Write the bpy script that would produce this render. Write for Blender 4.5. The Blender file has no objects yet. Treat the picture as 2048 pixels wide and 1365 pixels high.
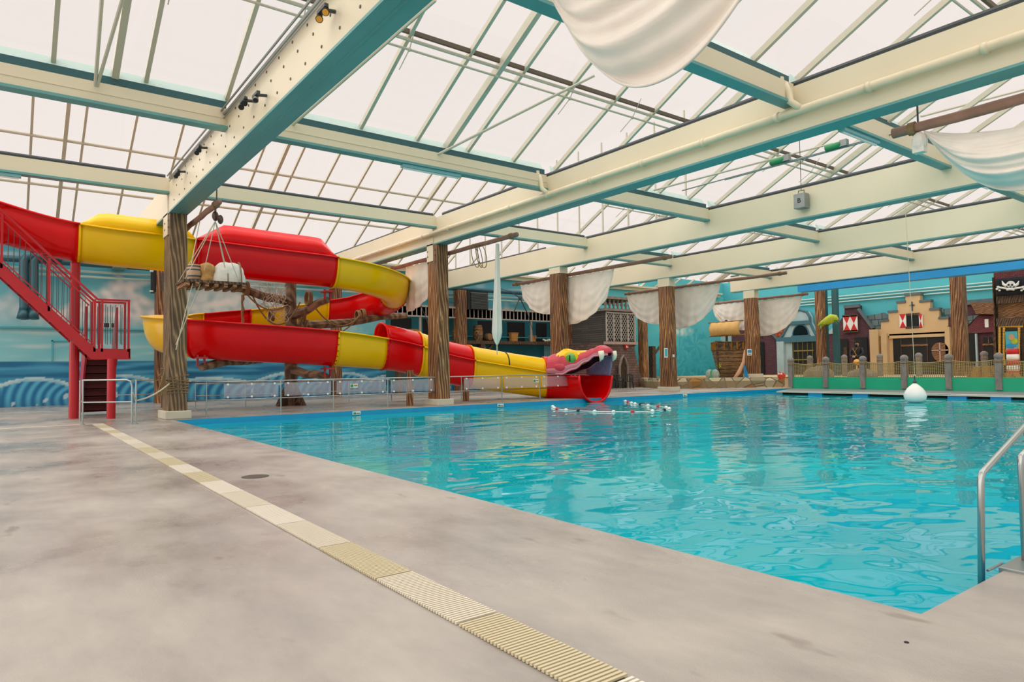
import bpy, bmesh, math, random
from mathutils import Vector, Matrix, noise
random.seed(7)
R_=math.radians; PI=math.pi
S=bpy.context.scene; C=S.collection
# ---------------------------------------------------------------- camera, sky, lights, exposure
CX,CY=1024.0,682.5
VA=(8.0,752.5); VB=(2830.0,712.0)
F=math.sqrt(-((VA[0]-CX)*(VB[0]-CX)+(VA[1]-CY)*(VB[1]-CY)))
H=1.35
def cd(px,py): return Vector(((px-CX)/F,-(py-CY)/F,-1.0))
aY=cd(*VA).normalized(); aX=cd(*VB); aX=(aX-aY*aX.dot(aY)).normalized(); aZ=aX.cross(aY)
ROT=Matrix((aX,aY,aZ)); CAM=Vector((0,0,H))
def ray(px,py): return ROT@cd(px,py)
def onz(px,py,z=0.0): r=ray(px,py); return CAM+r*((z-H)/r.z)
def onx(px,py,x): r=ray(px,py); return CAM+r*(x/r.x)
def ony(px,py,y): r=ray(px,py); return CAM+r*(y/r.y)
cam=bpy.data.cameras.new('camera'); co=bpy.data.objects.new('camera',cam); C.objects.link(co)
co.matrix_world=Matrix.Translation(CAM)@ROT.to_4x4(); cam.sensor_width=36; cam.lens=F/2048*36; cam.clip_end=300; cam.clip_start=0.05
S.camera=co
w=bpy.data.worlds.new('overcast_sky'); S.world=w; w.use_nodes=True
w.node_tree.nodes['Background'].inputs[0].default_value=(0.905,0.822,0.775,1); w.node_tree.nodes['Background'].inputs[1].default_value=1.0
su=bpy.data.lights.new('overcast_daylight','SUN'); su.energy=3.3; su.angle=R_(150); su.color=(1,0.95,0.89)
so=bpy.data.objects.new('overcast_daylight',su); C.objects.link(so); so.rotation_euler=(R_(-22),R_(-24),0)
S.view_settings.view_transform='Standard'; S.view_settings.look='None'; S.view_settings.exposure=0.0; S.view_settings.gamma=1; S.view_settings.use_curve_mapping=False
try:
    S.cycles.max_bounces=7; S.cycles.diffuse_bounces=4; S.cycles.transparent_max_bounces=14; S.cycles.caustics_reflective=False; S.cycles.caustics_refractive=False
except Exception: pass
# ---------------------------------------------------------------- materials
def lin(c):
    if isinstance(c,str): c=tuple(int(c[i:i+2],16)/255 for i in (0,2,4))
    return tuple((v/12.92 if v<=0.04045 else ((v+0.055)/1.055)**2.4) for v in c[:3])
class NT:
    def __init__(s,name):
        s.m=bpy.data.materials.new(name); s.m.use_nodes=True; s.t=s.m.node_tree; s.b=s.t.nodes['Principled BSDF']
    def n(s,ty,**k):
        x=s.t.nodes.new(ty)
        for a,v in k.items():
            if a in x.inputs.keys(): x.inputs[a].default_value=v
            else: setattr(x,a,v)
        return x
    def l(s,a,b): s.t.links.new(a,b)
    def coords(s,scale=(1,1,1),obj=True,rot=(0,0,0)):
        g=s.n('ShaderNodeTexCoord') if obj else s.n('ShaderNodeNewGeometry'); mp=s.n('ShaderNodeMapping'); mp.inputs['Scale'].default_value=scale; mp.inputs['Rotation'].default_value=rot
        s.l(g.outputs['Object' if obj else 'Position'],mp.inputs[0]); return mp.outputs[0]
def ramp(nt,fac,stops):
    r=nt.n('ShaderNodeValToRGB'); e=r.color_ramp.elements
    while len(e)<len(stops): e.new(0.5)
    for i,(p,c) in enumerate(stops): e[i].position=p; e[i].color=(*lin(c),1)
    nt.l(fac,r.inputs[0]); return r.outputs[0]
M={}
def mat(name,col,rough=0.5,metal=0.0,var=0.0,scale=(3,3,3),bump=0.0,bscale=20,spec=None,coat=0):
    if name in M: return M[name]
    t=NT(name); t.b.inputs['Roughness'].default_value=rough; t.b.inputs['Metallic'].default_value=metal
    if spec is not None: t.b.inputs['Specular IOR Level'].default_value=spec
    if coat: t.b.inputs['Coat Weight'].default_value=coat
    c=lin(col)
    v=t.coords(scale,False); nz=t.n('ShaderNodeTexNoise',Scale=1.0,Detail=4.0); t.l(v,nz.inputs['Vector'])
    r=t.n('ShaderNodeMapRange'); r.inputs['To Min'].default_value=1-max(var,.02); r.inputs['To Max'].default_value=1+max(var,.02); r.inputs['From Min'].default_value=.3; r.inputs['From Max'].default_value=.7
    t.l(nz.outputs[0],r.inputs[0]); mx=t.n('ShaderNodeVectorMath',operation='SCALE'); mx.inputs[0].default_value=c; t.l(r.outputs[0],mx.inputs['Scale']); t.l(mx.outputs[0],t.b.inputs['Base Color'])
    if bump:
        n2=t.n('ShaderNodeTexNoise',Scale=float(bscale),Detail=3.0); t.l(t.coords((1,1,1),False),n2.inputs['Vector']); b=t.n('ShaderNodeBump',Strength=bump,Distance=.02); t.l(n2.outputs[0],b.inputs['Height']); t.l(b.outputs[0],t.b.inputs['Normal'])
    M[name]=t.m; return t.m
def wood(name,stops,scale=(5,5,.5),dist=3.0,rough=.6,wscale=1.4,bump=.4):
    t=NT(name); v=t.coords(scale,True)
    nz=t.n('ShaderNodeTexNoise',Scale=.8,Detail=2.0); t.l(v,nz.inputs['Vector'])
    wv=t.n('ShaderNodeTexWave',Scale=wscale,Distortion=dist*2.2,Detail=2.5); wv.wave_type='BANDS'; wv.bands_direction='DIAGONAL'; t.l(v,wv.inputs['Vector'])
    col=ramp(t,wv.outputs[0],stops)
    n2=t.n('ShaderNodeTexNoise',Scale=1.2,Detail=3.0); t.l(t.coords((.5,.5,.35),False),n2.inputs['Vector'])
    r=t.n('ShaderNodeMapRange'); r.inputs['From Min'].default_value=.3; r.inputs['From Max'].default_value=.7; r.inputs['To Min'].default_value=.55; r.inputs['To Max'].default_value=1.3; t.l(n2.outputs[0],r.inputs[0])
    mx=t.n('ShaderNodeVectorMath',operation='SCALE'); t.l(col,mx.inputs[0]); t.l(r.outputs[0],mx.inputs['Scale']); t.l(mx.outputs[0],t.b.inputs['Base Color'])
    t.b.inputs['Roughness'].default_value=rough
    b=t.n('ShaderNodeBump',Strength=bump,Distance=.03); t.l(wv.outputs[0],b.inputs['Height']); t.l(b.outputs[0],t.b.inputs['Normal'])
    M[name]=t.m; return t.m
def attrmat(name,rough=.7,bump=0):
    t=NT(name); a=t.n('ShaderNodeVertexColor',layer_name='paint'); t.l(a.outputs[0],t.b.inputs['Base Color']); t.b.inputs['Roughness'].default_value=rough; M[name]=t.m; return t.m
def brick(name,c1,c2,mort,bw=.25,bh=.08,off=.5,plane='YZ',ms=.012,rough=.85):
    t=NT(name); g=t.n('ShaderNodeNewGeometry'); sp=t.n('ShaderNodeSeparateXYZ'); cb=t.n('ShaderNodeCombineXYZ'); t.l(g.outputs['Position'],sp.inputs[0])
    if plane=='YZ': t.l(sp.outputs[1],cb.inputs[0])
    elif plane=='XZ': t.l(sp.outputs[0],cb.inputs[0])
    else:
        ad=t.n('ShaderNodeMath',operation='ADD'); t.l(sp.outputs[0],ad.inputs[0]); t.l(sp.outputs[1],ad.inputs[1]); t.l(ad.outputs[0],cb.inputs[0])
    t.l(sp.outputs[2],cb.inputs[1])
    bt=t.n('ShaderNodeTexBrick',Scale=1.0); bt.inputs['Color1'].default_value=(*lin(c1),1); bt.inputs['Color2'].default_value=(*lin(c2),1); bt.inputs['Mortar'].default_value=(*lin(mort),1)
    bt.inputs['Mortar Size'].default_value=ms; bt.inputs['Brick Width'].default_value=bw; bt.inputs['Row Height'].default_value=bh; bt.offset=off
    t.l(cb.outputs[0],bt.inputs['Vector']); t.l(bt.outputs[0],t.b.inputs['Base Color']); t.b.inputs['Roughness'].default_value=rough
    b=t.n('ShaderNodeBump',Strength=.5,Distance=.02,invert=True); t.l(bt.outputs[1],b.inputs['Height']); t.l(b.outputs[0],t.b.inputs['Normal']); M[name]=t.m; return t.m
CREAM=mat('cream_steel','DDD3B7',.45,var=.03,scale=(.6,.6,.6))
CREAM2=mat('cream_bars','D8D3BE',.4)
mat('soffit_bounce_tint','5F9A98',.45,var=.08,scale=(2,.6,2))  # beam undersides coloured teal to carry light bounced off the pool
mat('dark_rail','3F4649',.5); mat('dark','17191A',.7); mat('black','0B0D0E',.6); mat('steel','A9B0AE',.25,.9); mat('pipe_cream','DDD2B4',.4,var=.05)
mat('slide_red','E60208',.2,spec=.35,var=.06,scale=(1,1,1)); mat('slide_yellow','F8C600',.2,spec=.35,var=.04,scale=(1,1,1)); mat('stair_red','B5121F',.35,var=.06); mat('tread_dark','5A1014',.6)
mat('sail','E4DDD2',.9,var=.06,scale=(2,2,2),bump=.3,bscale=5); mat('rope','8A6E4A',.9,var=.15,scale=(30,30,30)); mat('rope_light','C9BFA6',.9); mat('gutter_teal','B9D3CC',.4); mat('gutter_dark','27595F',.5)
mat('spar','94705F',.75,var=.18,scale=(3,3,3),bump=.3,bscale=12)
mat('white','ECEAE4',.4); mat('offwhite','D8D2C2',.6,var=.06); mat('red','C41E22',.5); mat('green_chair','0A2720',.45); mat('wicker','B98446',.85,var=.2,scale=(12,12,12),bump=.8,bscale=40)
mat('burlap','B58B52',.9,var=.18,scale=(8,8,8),bump=.8,bscale=25); mat('bundle','D3D2C8',.8,var=.12,scale=(5,5,5),bump=.8,bscale=8)
mat('concrete','C9C4B0',.8,var=.06); mat('teal_wall','4FB3BE',.7,var=.05,scale=(.5,.5,.5)); mat('teal_dark','1E6E7C',.7,var=.2,scale=(.8,.8,.8)); mat('blue_trim','1E93D2',.4); mat('pool_blue','1596C4',.35,var=.05)
mat('green_wall','14AE84',.45,var=.08,scale=(1,1,1)); mat('net','8E7E54',.9); mat('grey_post','837F79',.8,var=.2,scale=(6,6,3),bump=.6,bscale=14); mat('lamp_teal','7FB9BE',.4)
mat('galv','8C9391',.35,.6,var=.08); mat('slat_metal','4A4D49',.45,.3); mat('duct','2F5C68',.35,.2,var=.1); mat('sill_pink','B59A90',.7)
mat('tex_stone','8B8075',.85,var=.2,scale=(3,3,3),bump=.8,bscale=9)
wood('column_wood',[(0,'4F301C'),(.3,'774A2A'),(.55,'97653B'),(.8,'7E4F2B'),(1,'B88F60')],scale=(4.6,4.6,.4),dist=3.6,wscale=1.1)
wood('column_wood_grey',[(0,'59452F'),(.4,'725A40'),(.75,'82694B'),(1,'A98C64')],scale=(4.6,4.6,.5),dist=3.6,wscale=1.2)
wood('dark_wood',[(0,'2E2019'),(.5,'4E3827'),(1,'73553A')],scale=(4,4,1.2))
wood('plank_wood',[(0,'53351F'),(.5,'8A5A33'),(1,'A9784B')],scale=(1,1,6))
wood('arm_wood',[(0,'5A4330'),(.5,'755A40'),(1,'94775A')],scale=(1.6,1.6,1.2),dist=4,wscale=.8)
wood('barrel_wood',[(0,'4A2F1B'),(.5,'8A5C33'),(1,'B5834D')],scale=(8,8,1))
wood('ship_wood',[(0,'3A2617'),(.5,'7D5A34'),(1,'A78351')],scale=(1,1,9))
brick('stone_block','7B5F55','5E4A44','3B302C',.34,.16,.5,'XY')
brick('brick_purple','5B3A44','73434B','332A30',.22,.075)
brick('brick_red','8A3F41','6C333A','3A2A2E',.22,.075)
brick('plank_grey','5B5650','4A4641','25221F',2.5,.14,.3,'XY')
mat('facade_cream','CDAE82',.85,var=.07,scale=(.8,.8,.8),bump=.2); mat('facade_blue','A9C0C4',.8,var=.12,scale=(1,1,1),bump=.2); mat('facade_trim_blue','3E6C7A',.7); mat('lead','59676A',.7,var=.15)
mat('plant','A9B92B',.5,var=.2,scale=(6,6,6)); mat('plant_dark','6E8E20',.5,var=.2); mat('gold','A8792B',.4,.5,var=.25,scale=(9,9,9)); mat('skin','C79A7A',.6); mat('coat_black','15161C',.7); mat('window_dark','0F1C22',.15); mat('beige','C8B08A',.8,var=.05)
mat('lens_amber','E8A53A',.2); mat('crab','C93A1E',.4); mat('crate','A57B3F',.8,var=.2,scale=(2,9,9)); mat('net_dark','5E5A4C',.9); mat('snake_pink','C8364A',.4,var=.15,scale=(5,5,5),bump=.5,bscale=14); mat('snake_mouth','3E1722',.5,var=.1); mat('snake_lip','D98A96',.45); mat('snake_purple','8E86A8',.5,var=.15,scale=(4,4,4)); mat('eye_green','4FA62A',.12,coat=1); mat('tooth','F0EBD2',.3); mat('sign_green','2E8F5A',.5)
mat('seam','7A4A12',.5); mat('deck_grey','6C7676',.5); mat('gold_dark','3E2F16',.5,.2,var=.3,scale=(7,7,7)); mat('keg_pale','B9987A',.8,var=.15,scale=(6,6,6)); mat('trellis','A39A8E',.7); mat('barrel_tan','A8763A',.6,var=.15,scale=(4,4,4)); mat('lattice','B9B0A6',.6); mat('gold_stone','A88A54',.8,var=.15); mat('tan_sail','D6AC68',.85,var=.08); mat('clam','8FA39C',.6,var=.2,scale=(8,8,8)); brick('roof_tile','C4603A','A84C2C','6B2E1D',.3,.28,.5,'YZ',.03); mat('olive','8A7A3E',.5); brick('slate','6E7F80','5B6B6E','3C4648',.5,.45,.5,'YZ',.03); mat('flag_black','10141E',.8); mat('gold_bright','D6A542',.35,.4); mat('rope_net','A08F5E',.9); mat('buoy_white','F1EEE8',.35)
# roof glass
def glassmat(name,tint,refl=.04,alpha=.0,rough=0.0,milk=(1,1,1)):
    t=NT(name); out=t.t.nodes['Material Output']; tr=t.n('ShaderNodeBsdfTransparent'); tr.inputs[0].default_value=(*tint,1); gl=t.n('ShaderNodeBsdfGlossy',Roughness=rough); mx=t.n('ShaderNodeMixShader'); mx.inputs[0].default_value=refl
    t.l(tr.outputs[0],mx.inputs[1]); t.l(gl.outputs[0],mx.inputs[2]); last=mx
    if alpha:
        df=t.n('ShaderNodeBsdfDiffuse'); df.inputs[0].default_value=(*milk,1); m2=t.n('ShaderNodeMixShader'); m2.inputs[0].default_value=alpha; t.l(mx.outputs[0],m2.inputs[1]); t.l(df.outputs[0],m2.inputs[2]); last=m2
    t.l(last.outputs[0],out.inputs[0]); M[name]=t.m; return t.m
glassmat('roof_glass',(1,1,1),.02); glassmat('frost_glass',(.93,.9,.92),.05,.18,.05,(.75,.72,.76)); glassmat('netting_fill',(1,1,1),0,.12,.5,(.4,.36,.25))
# floor
def floor_mat():
    t=NT('deck_coating'); g=t.coords((1,1,1),False)
    n1=t.n('ShaderNodeTexNoise',Scale=.35,Detail=6.0,Roughness=.6); t.l(g,n1.inputs['Vector'])
    st=t.n('ShaderNodeMapping'); st.inputs['Scale'].default_value=(1.9,.8,1); st.inputs['Rotation'].default_value=(0,0,R_(28)); t.l(g,st.inputs[0])
    n2=t.n('ShaderNodeTexNoise',Scale=1.0,Detail=5.0,Roughness=.65); t.l(st.outputs[0],n2.inputs['Vector'])
    ad=t.n('ShaderNodeMath',operation='ADD'); t.l(n1.outputs[0],ad.inputs[0]); t.l(n2.outputs[0],ad.inputs[1]); mu=t.n('ShaderNodeMath',operation='MULTIPLY'); mu.inputs[1].default_value=.5; t.l(ad.outputs[0],mu.inputs[0])
    c=ramp(t,mu.outputs[0],[(.32,'7F7973'),(.48,'99928B'),(.62,'ABA49A')])
    # small brown wear marks
    n3=t.n('ShaderNodeTexNoise',Scale=1.6,Detail=3.0); t.l(st.outputs[0],n3.inputs['Vector']); r3=t.n('ShaderNodeMapRange'); r3.inputs['From Min'].default_value=.66; r3.inputs['From Max'].default_value=.72; t.l(n3.outputs[0],r3.inputs[0]); mm=t.n('ShaderNodeMath',operation='MULTIPLY'); mm.inputs[1].default_value=.45; t.l(r3.outputs[0],mm.inputs[0])
    mx=t.n('ShaderNodeMixRGB'); mx.inputs[2].default_value=(*lin('6A5B4E'),1); t.l(mm.outputs[0],mx.inputs[0]); t.l(c,mx.inputs[1]); t.l(mx.outputs[0],t.b.inputs['Base Color'])
    rr=t.n('ShaderNodeMapRange'); rr.inputs['To Min'].default_value=.22; rr.inputs['To Max'].default_value=.5; rr.inputs['From Min'].default_value=.4; rr.inputs['From Max'].default_value=.6; t.l(n1.outputs[0],rr.inputs[0]); t.l(rr.outputs[0],t.b.inputs['Roughness'])
    n4=t.n('ShaderNodeTexNoise',Scale=90.0); t.l(g,n4.inputs['Vector']); b=t.n('ShaderNodeBump',Strength=.12,Distance=.01); t.l(n4.outputs[0],b.inputs['Height']); t.l(b.outputs[0],t.b.inputs['Normal'])
    M['floor']=t.m
floor_mat()
def water_mat():
    t=NT('pool_water'); g=t.coords((1,1,1),False)
    n0=t.n('ShaderNodeTexNoise',Scale=.12,Detail=2.0); t.l(g,n0.inputs['Vector'])
    c=ramp(t,n0.outputs[0],[(.35,'0098AC'),(.65,'00AEB4')]); t.l(c,t.b.inputs['Base Color'])
    t.b.inputs['Roughness'].default_value=.015; t.b.inputs['IOR'].default_value=1.33; t.b.inputs['Specular IOR Level'].default_value=.2
    m1=t.n('ShaderNodeMapping'); m1.inputs['Scale'].default_value=(.55,.8,1); m1.inputs['Rotation'].default_value=(0,0,R_(35)); t.l(g,m1.inputs[0])
    a=t.n('ShaderNodeTexNoise',Scale=1.0,Detail=2.0,Roughness=.45,Distortion=.6); t.l(m1.outputs[0],a.inputs['Vector'])
    b2=t.n('ShaderNodeTexNoise',Scale=4.5,Detail=1.0,Roughness=.4); t.l(m1.outputs[0],b2.inputs['Vector'])
    s=t.n('ShaderNodeMath',operation='MULTIPLY_ADD'); s.inputs[1].default_value=.09; t.l(b2.outputs[0],s.inputs[0]); t.l(a.outputs[0],s.inputs[2])
    b=t.n('ShaderNodeBump',Strength=1.0,Distance=.05); t.l(s.outputs[0],b.inputs['Height']); t.l(b.outputs[0],t.b.inputs['Normal']); M['water']=t.m
water_mat()
# ---------------------------------------------------------------- geometry helpers
class MB:
    def __init__(s): s.v=[]; s.f=[]; s.mi=[]
    def add(s,vs,fs,mi=0):
        o=len(s.v); s.v+= [tuple(v) for v in vs]; s.f+=[tuple(i+o for i in f) for f in fs]; s.mi+=[mi]*len(fs); return s
    def box(s,a,b,mi=0):
        x0,y0,z0=(min(a[i],b[i]) for i in range(3)); x1,y1,z1=(max(a[i],b[i]) for i in range(3))
        return s.add([(x0,y0,z0),(x1,y0,z0),(x1,y1,z0),(x0,y1,z0),(x0,y0,z1),(x1,y0,z1),(x1,y1,z1),(x0,y1,z1)],[(0,3,2,1),(4,5,6,7),(0,1,5,4),(1,2,6,5),(2,3,7,6),(3,0,4,7)],mi)
    def beam(s,p,q,w,h,mi=0,up=(0,0,1)):
        p=Vector(p); q=Vector(q); d=(q-p).normalized(); up=Vector(up)
        if abs(d.dot(up))>.98: up=Vector((1,0,0))
        u=d.cross(up).normalized(); v=u.cross(d).normalized(); vs=[]
        for c in (p,q):
            for a,b in ((-1,-1),(1,-1),(1,1),(-1,1)): vs.append(c+u*a*w/2+v*b*h/2)
        return s.add(vs,[(0,3,2,1),(4,5,6,7),(0,1,5,4),(1,2,6,5),(2,3,7,6),(3,0,4,7)],mi)
    def tube(s,pts,r,n=10,mi=0,caps=True,closed=False):
        pts=[Vector(p) for p in pts]; k=len(pts); rs=r if isinstance(r,(list,tuple)) else [r]*k
        vs=[]; fs=[]; pu=None
        for i,p in enumerate(pts):
            if closed: d=(pts[(i+1)%k]-pts[i-1])
            else: d=(pts[min(i+1,k-1)]-pts[max(i-1,0)])
            d.normalize()
            if pu is None: u=d.cross(Vector((0,0,1)) if abs(d.z)<.95 else Vector((1,0,0))).normalized()
            else: u=(pu-d*pu.dot(d)); u=u.normalized() if u.length>1e-6 else d.orthogonal().normalized()
            pu=u; v=d.cross(u)
            for j in range(n): a=2*PI*j/n; vs.append(p+(u*math.cos(a)+v*math.sin(a))*rs[i])
        for i in range(k if closed else k-1):
            i2=(i+1)%k
            for j in range(n): fs.append((i*n+j,i*n+(j+1)%n,i2*n+(j+1)%n,i2*n+j))
        if caps and not closed: fs.append(tuple(reversed(range(n)))); fs.append(tuple(range((k-1)*n,k*n)))
        return s.add(vs,fs,mi)
    def lathe(s,c,prof,n=20,mi=0,axis='Z'):
        vs=[]; fs=[]; c=Vector(c)
        for r,h in prof:
            for j in range(n):
                a=2*PI*j/n; x,y=r*math.cos(a),r*math.sin(a)
                vs.append(c+(Vector((x,y,h)) if axis=='Z' else Vector((h,x,y)) if axis=='X' else Vector((x,h,y))))
        for i in range(len(prof)-1):
            for j in range(n): fs.append((i*n+j,i*n+(j+1)%n,(i+1)*n+(j+1)%n,(i+1)*n+j))
        fs.append(tuple(reversed(range(n)))); fs.append(tuple(range((len(prof)-1)*n,len(prof)*n)))
        return s.add(vs,fs,mi)
    def prism(s,poly,off,mi=0):   # poly: 3D points (planar), off: vector
        poly=[Vector(p) for p in poly]; off=Vector(off); n=len(poly)
        return s.add(poly+[p+off for p in poly],[tuple(reversed(range(n))),tuple(range(n,2*n))]+[(i,(i+1)%n,(i+1)%n+n,i+n) for i in range(n)],mi)
    def grid(s,rows,mi=0,th=None):
        nr=len(rows); nc=len(rows[0]); vs=[p for r in rows for p in r]
        s.add(vs,[(i*nc+j,i*nc+j+1,(i+1)*nc+j+1,(i+1)*nc+j) for i in range(nr-1) for j in range(nc-1)],mi); return s
    def ell(s,c,r,n=14,m=8,mi=0,rot=None):
        vs=[];fs=[];c=Vector(c)
        for i in range(m+1):
            t=PI*i/m
            for j in range(n):
                a=2*PI*j/n; p=Vector((r[0]*math.sin(t)*math.cos(a),r[1]*math.sin(t)*math.sin(a),r[2]*math.cos(t)))
                if rot: p=rot@p
                vs.append(c+p)
        for i in range(m):
            for j in range(n): fs.append((i*n+j,i*n+(j+1)%n,(i+1)*n+(j+1)%n,(i+1)*n+j))
        return s.add(vs,fs,mi)
    def obj(s,name,mats,parent=None,smooth=False,origin=None,solid=0,sub=0,bevel=0):
        me=bpy.data.meshes.new(name); org=Vector(origin) if origin else (Vector(parent.location) if parent and parent.type=='EMPTY' else Vector((0,0,0)))
        me.from_pydata([tuple(Vector(v)-org) for v in s.v],[],s.f)
        for m in (mats if isinstance(mats,(list,tuple)) else [mats]): me.materials.append(M[m] if isinstance(m,str) else m)
        for i,p in enumerate(me.polygons): p.material_index=s.mi[i]; p.use_smooth=bool(smooth)
        bm=bmesh.new(); bm.from_mesh(me); bmesh.ops.recalc_face_normals(bm,faces=bm.faces); bm.to_mesh(me); bm.free()
        o=bpy.data.objects.new(name,me); C.objects.link(o)
        if smooth=='auto' or smooth:
            pass
        if parent:
            o.parent=parent
            if parent.type=='MESH': o.location=org-Vector(parent['org']) if 'org' in parent else org
            else: o.location=(0,0,0)
        else: o.location=org
        if solid: md=o.modifiers.new('th','SOLIDIFY'); md.thickness=solid; md.offset=0
        if bevel: md=o.modifiers.new('bv','BEVEL'); md.width=bevel; md.segments=2; md.limit_method='ANGLE'
        if sub: md=o.modifiers.new('sb','SUBSURF'); md.levels=sub; md.render_levels=sub
        return o
def sharp(o,ang=35):
    me=o.data
    for p in me.polygons: p.use_smooth=True
    bm=bmesh.new(); bm.from_mesh(me)
    for e in bm.edges:
        if len(e.link_faces)==2 and e.calc_face_angle(0)>R_(ang): e.smooth=False
    bm.to_mesh(me); bm.free(); return o
def tag(o,label=None,cat=None,group=None,kind=None):
    if label: o['label']=label
    if cat: o['category']=cat
    if group: o['group']=group
    if kind: o['kind']=kind
    return o
def E(name,loc,label=None,cat=None,group=None,kind=None):
    o=bpy.data.objects.new(name,None); C.objects.link(o); o.location=Vector(loc); o.empty_display_size=.1
    return tag(o,label,cat,group,kind)
def sub(mb,name,mats,part,**k):   # sub-part: vertices given in world space, parent part sits at its thing's origin
    base=Vector(part.parent.location) if part.parent else Vector(part.location)
    o=mb.obj(name,mats,None,origin=base,**k); o.parent=part; o.location=(0,0,0); return o
def copy_tree(o,parent=None,loc=None):
    c=o.copy(); C.objects.link(c); c.parent=parent
    if loc is not None: c.location=loc
    for ch in list(o.children): copy_tree(ch,c)
    return c
def V(*a): return Vector(a)
def catn(p,q,sag,n=14):
    p=Vector(p);q=Vector(q); return [p.lerp(q,i/n)-V(0,0,sag*4*(i/n)*(1-i/n)) for i in range(n+1)]
WL=-.16
GX=[3.92,13.2,21.1,28.9,38.4]; GW=.42; GB,GT=6.17,7.2
CYS=[(22.15,23.1),(22.25,23.0),(24.25,25.0),(24.2,24.95),(25.25,26.0)]
WY=36.3; HX=50.0; RS=.51; GZ=7.55
# ---------------------------------------------------------------- the setting: deck, pool, walls
PX0,PX1,PY0,PY1=3.96,36.2,1.65,21.6
m=MB()
for a,b in (((-9,-8),(PX0,37)),((PX0,-8),(60,PY0)),((PX0,PY1),(36.2,37))):
    m.box((a[0],a[1],-.3),(b[0],b[1],0))
tag(m.obj('floor','floor'),'grey coated pool deck with brownish wear marks','floor',kind='structure')
m=MB()
for a,b in (((PX0,PY1-.02,-1.2),(PX1,PY1,-.002)),((PX0,PY0,-1.2),(PX0+.003,PY1,-.01)),((PX0,PY0,-1.2),(PX1,PY0+.003,-.01)),((PX1-.02,PY0,-1.2),(PX1,PY1,-.002))): m.box(a,b)
m.box((PX0,PY0,-1.25),(PX1,PY1,-1.2))
tag(m.obj('trim_1','pool_blue'),'blue lined wall of the swimming pool basin','pool',kind='structure')
m=MB(); m.box((PX0,PY0,WL-.3),(PX1,PY1,WL))
tag(m.obj('pool_water','water'),'turquoise rippled water filling the swimming pool','water',kind='stuff')
# painted wall
def P3(px,py): p=ony(px,py,WY); return p.x,p.z
def mixc(a,b,t): t=max(0,min(1,t)); return tuple(a[i]*(1-t)+b[i]*t for i in range(3))
SKY1=lin('4FA9BC'); SKY2=lin('84C6CC'); CL=lin('EEE8E2'); CLS=lin('B4C2C5'); SEA=lin('14709B'); SEA2=lin('4FA6C6'); DK=lin('0E4F79'); FO=lin('BFD9DC'); TEAL=lin('3FB2C0')
peaks=[(P3(237,549),1.0,.95),(P3(205,590),1.6,.8),(P3(270,585),1.5,.8),(P3(480,520),1.0,.7),(P3(430,575),1.3,.6),(P3(560,560),1.2,.7),(P3(660,600),1.2,.5),(P3(20,575),1.7,.5),(P3(75,600),1.6,.5),(P3(1010,600),1.4,.5)]
palms=[(P3(1362,700),1.4),(P3(1392,690),1.6),(P3(1380,722),1.1),(P3(1345,725),1.0),(P3(1405,728),1.0)]
def paint(x,z):
    n=noise.noise(V(x*.7,z*1.1,3.1)); n2=noise.noise(V(x*3,z*3,1.7)); n3=noise.noise(V(x*.5,z*5,9.2))
    if x<31.5 and z<2.0:
        c=mixc(SEA,SEA2,(n3+.15)*1.6 if n3>-.1 else 0); c=mixc(c,DK,max(0,-n3)*.9)
        if z<1.5:
            u=(x+.4+.5*math.sin(x*.37))/3.5; k=math.floor(u); fr=u-k; amp=.85+.25*math.sin(k*2.3)
            crest=.85+.5*amp*math.sin(PI*min(1,fr*1.05))**.7
            if z<crest:
                d=math.hypot((fr-1.02)*3.5,(z-.35)*1.5+ .2)
                s=math.sin(d*15+ .6*math.sin(fr*5)); c=mixc(lin('0F6CA0'),lin('59B9D6'),s*.5+.4); c=mixc(c,DK,(.45-z)*.9+ (.3 if fr>.9 else 0))
                if fr<.08: c=mixc(c,DK,.5)
                if crest-z<.17: c=mixc(FO,SEA2,(crest-z)*3.5+n2*.5)
                if n2>.52: c=mixc(c,FO,.8)
        return c
    if x>=33.5:
        c=mixc(lin('2DA6B8'),lin('5CC3CC'),z/6+n*.35)
        for (pxx,pz),r in palms:
            dx,dz=x-pxx,z-pz; d=math.hypot(dx,dz*1.2); a=math.atan2(dz,dx)
            if d<r and abs(math.sin(a*3.5+d*1.6+n2))>.6+.3*d/r: c=mixc(c,lin('2A9CB2'),.5)
        if z<1.9 and n2+.4*n>.0+ (z-1.1)*.5: c=mixc(c,lin('1C8EA0'),.6)
        g=math.hypot((x-44.5)/2.2,(z-4.3)/.55)
        if g<1: c=mixc(c,lin('CFE0DA'),(1-g)*1.6*(.6+n2))
        return c
    c=mixc(SKY2,SKY1,(z-2)/5+n*.5)
    best=0
    for (pxx,pz),sl,wt in peaks:
        h=pz-abs(x-pxx)*sl*.62+n*.5+n2*.25
        if z<h: best=max(best,min(1,(h-z)*1.8)*wt*min(1,max(0,(z-3.3)/.9)))
    if best>0:
        c=mixc(c,mixc(CLS,CL,.65+n2*1.1),best)
    s=noise.noise(V(x*.35+z*.9,z*1.6-x*.5,5)); 
    if s>.22 and z>4.2: c=mixc(c,CL,(s-.22)*1.6)
    if z<3.3: c=mixc(c,CL,max(0,n3)*.6)
    return c
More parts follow.
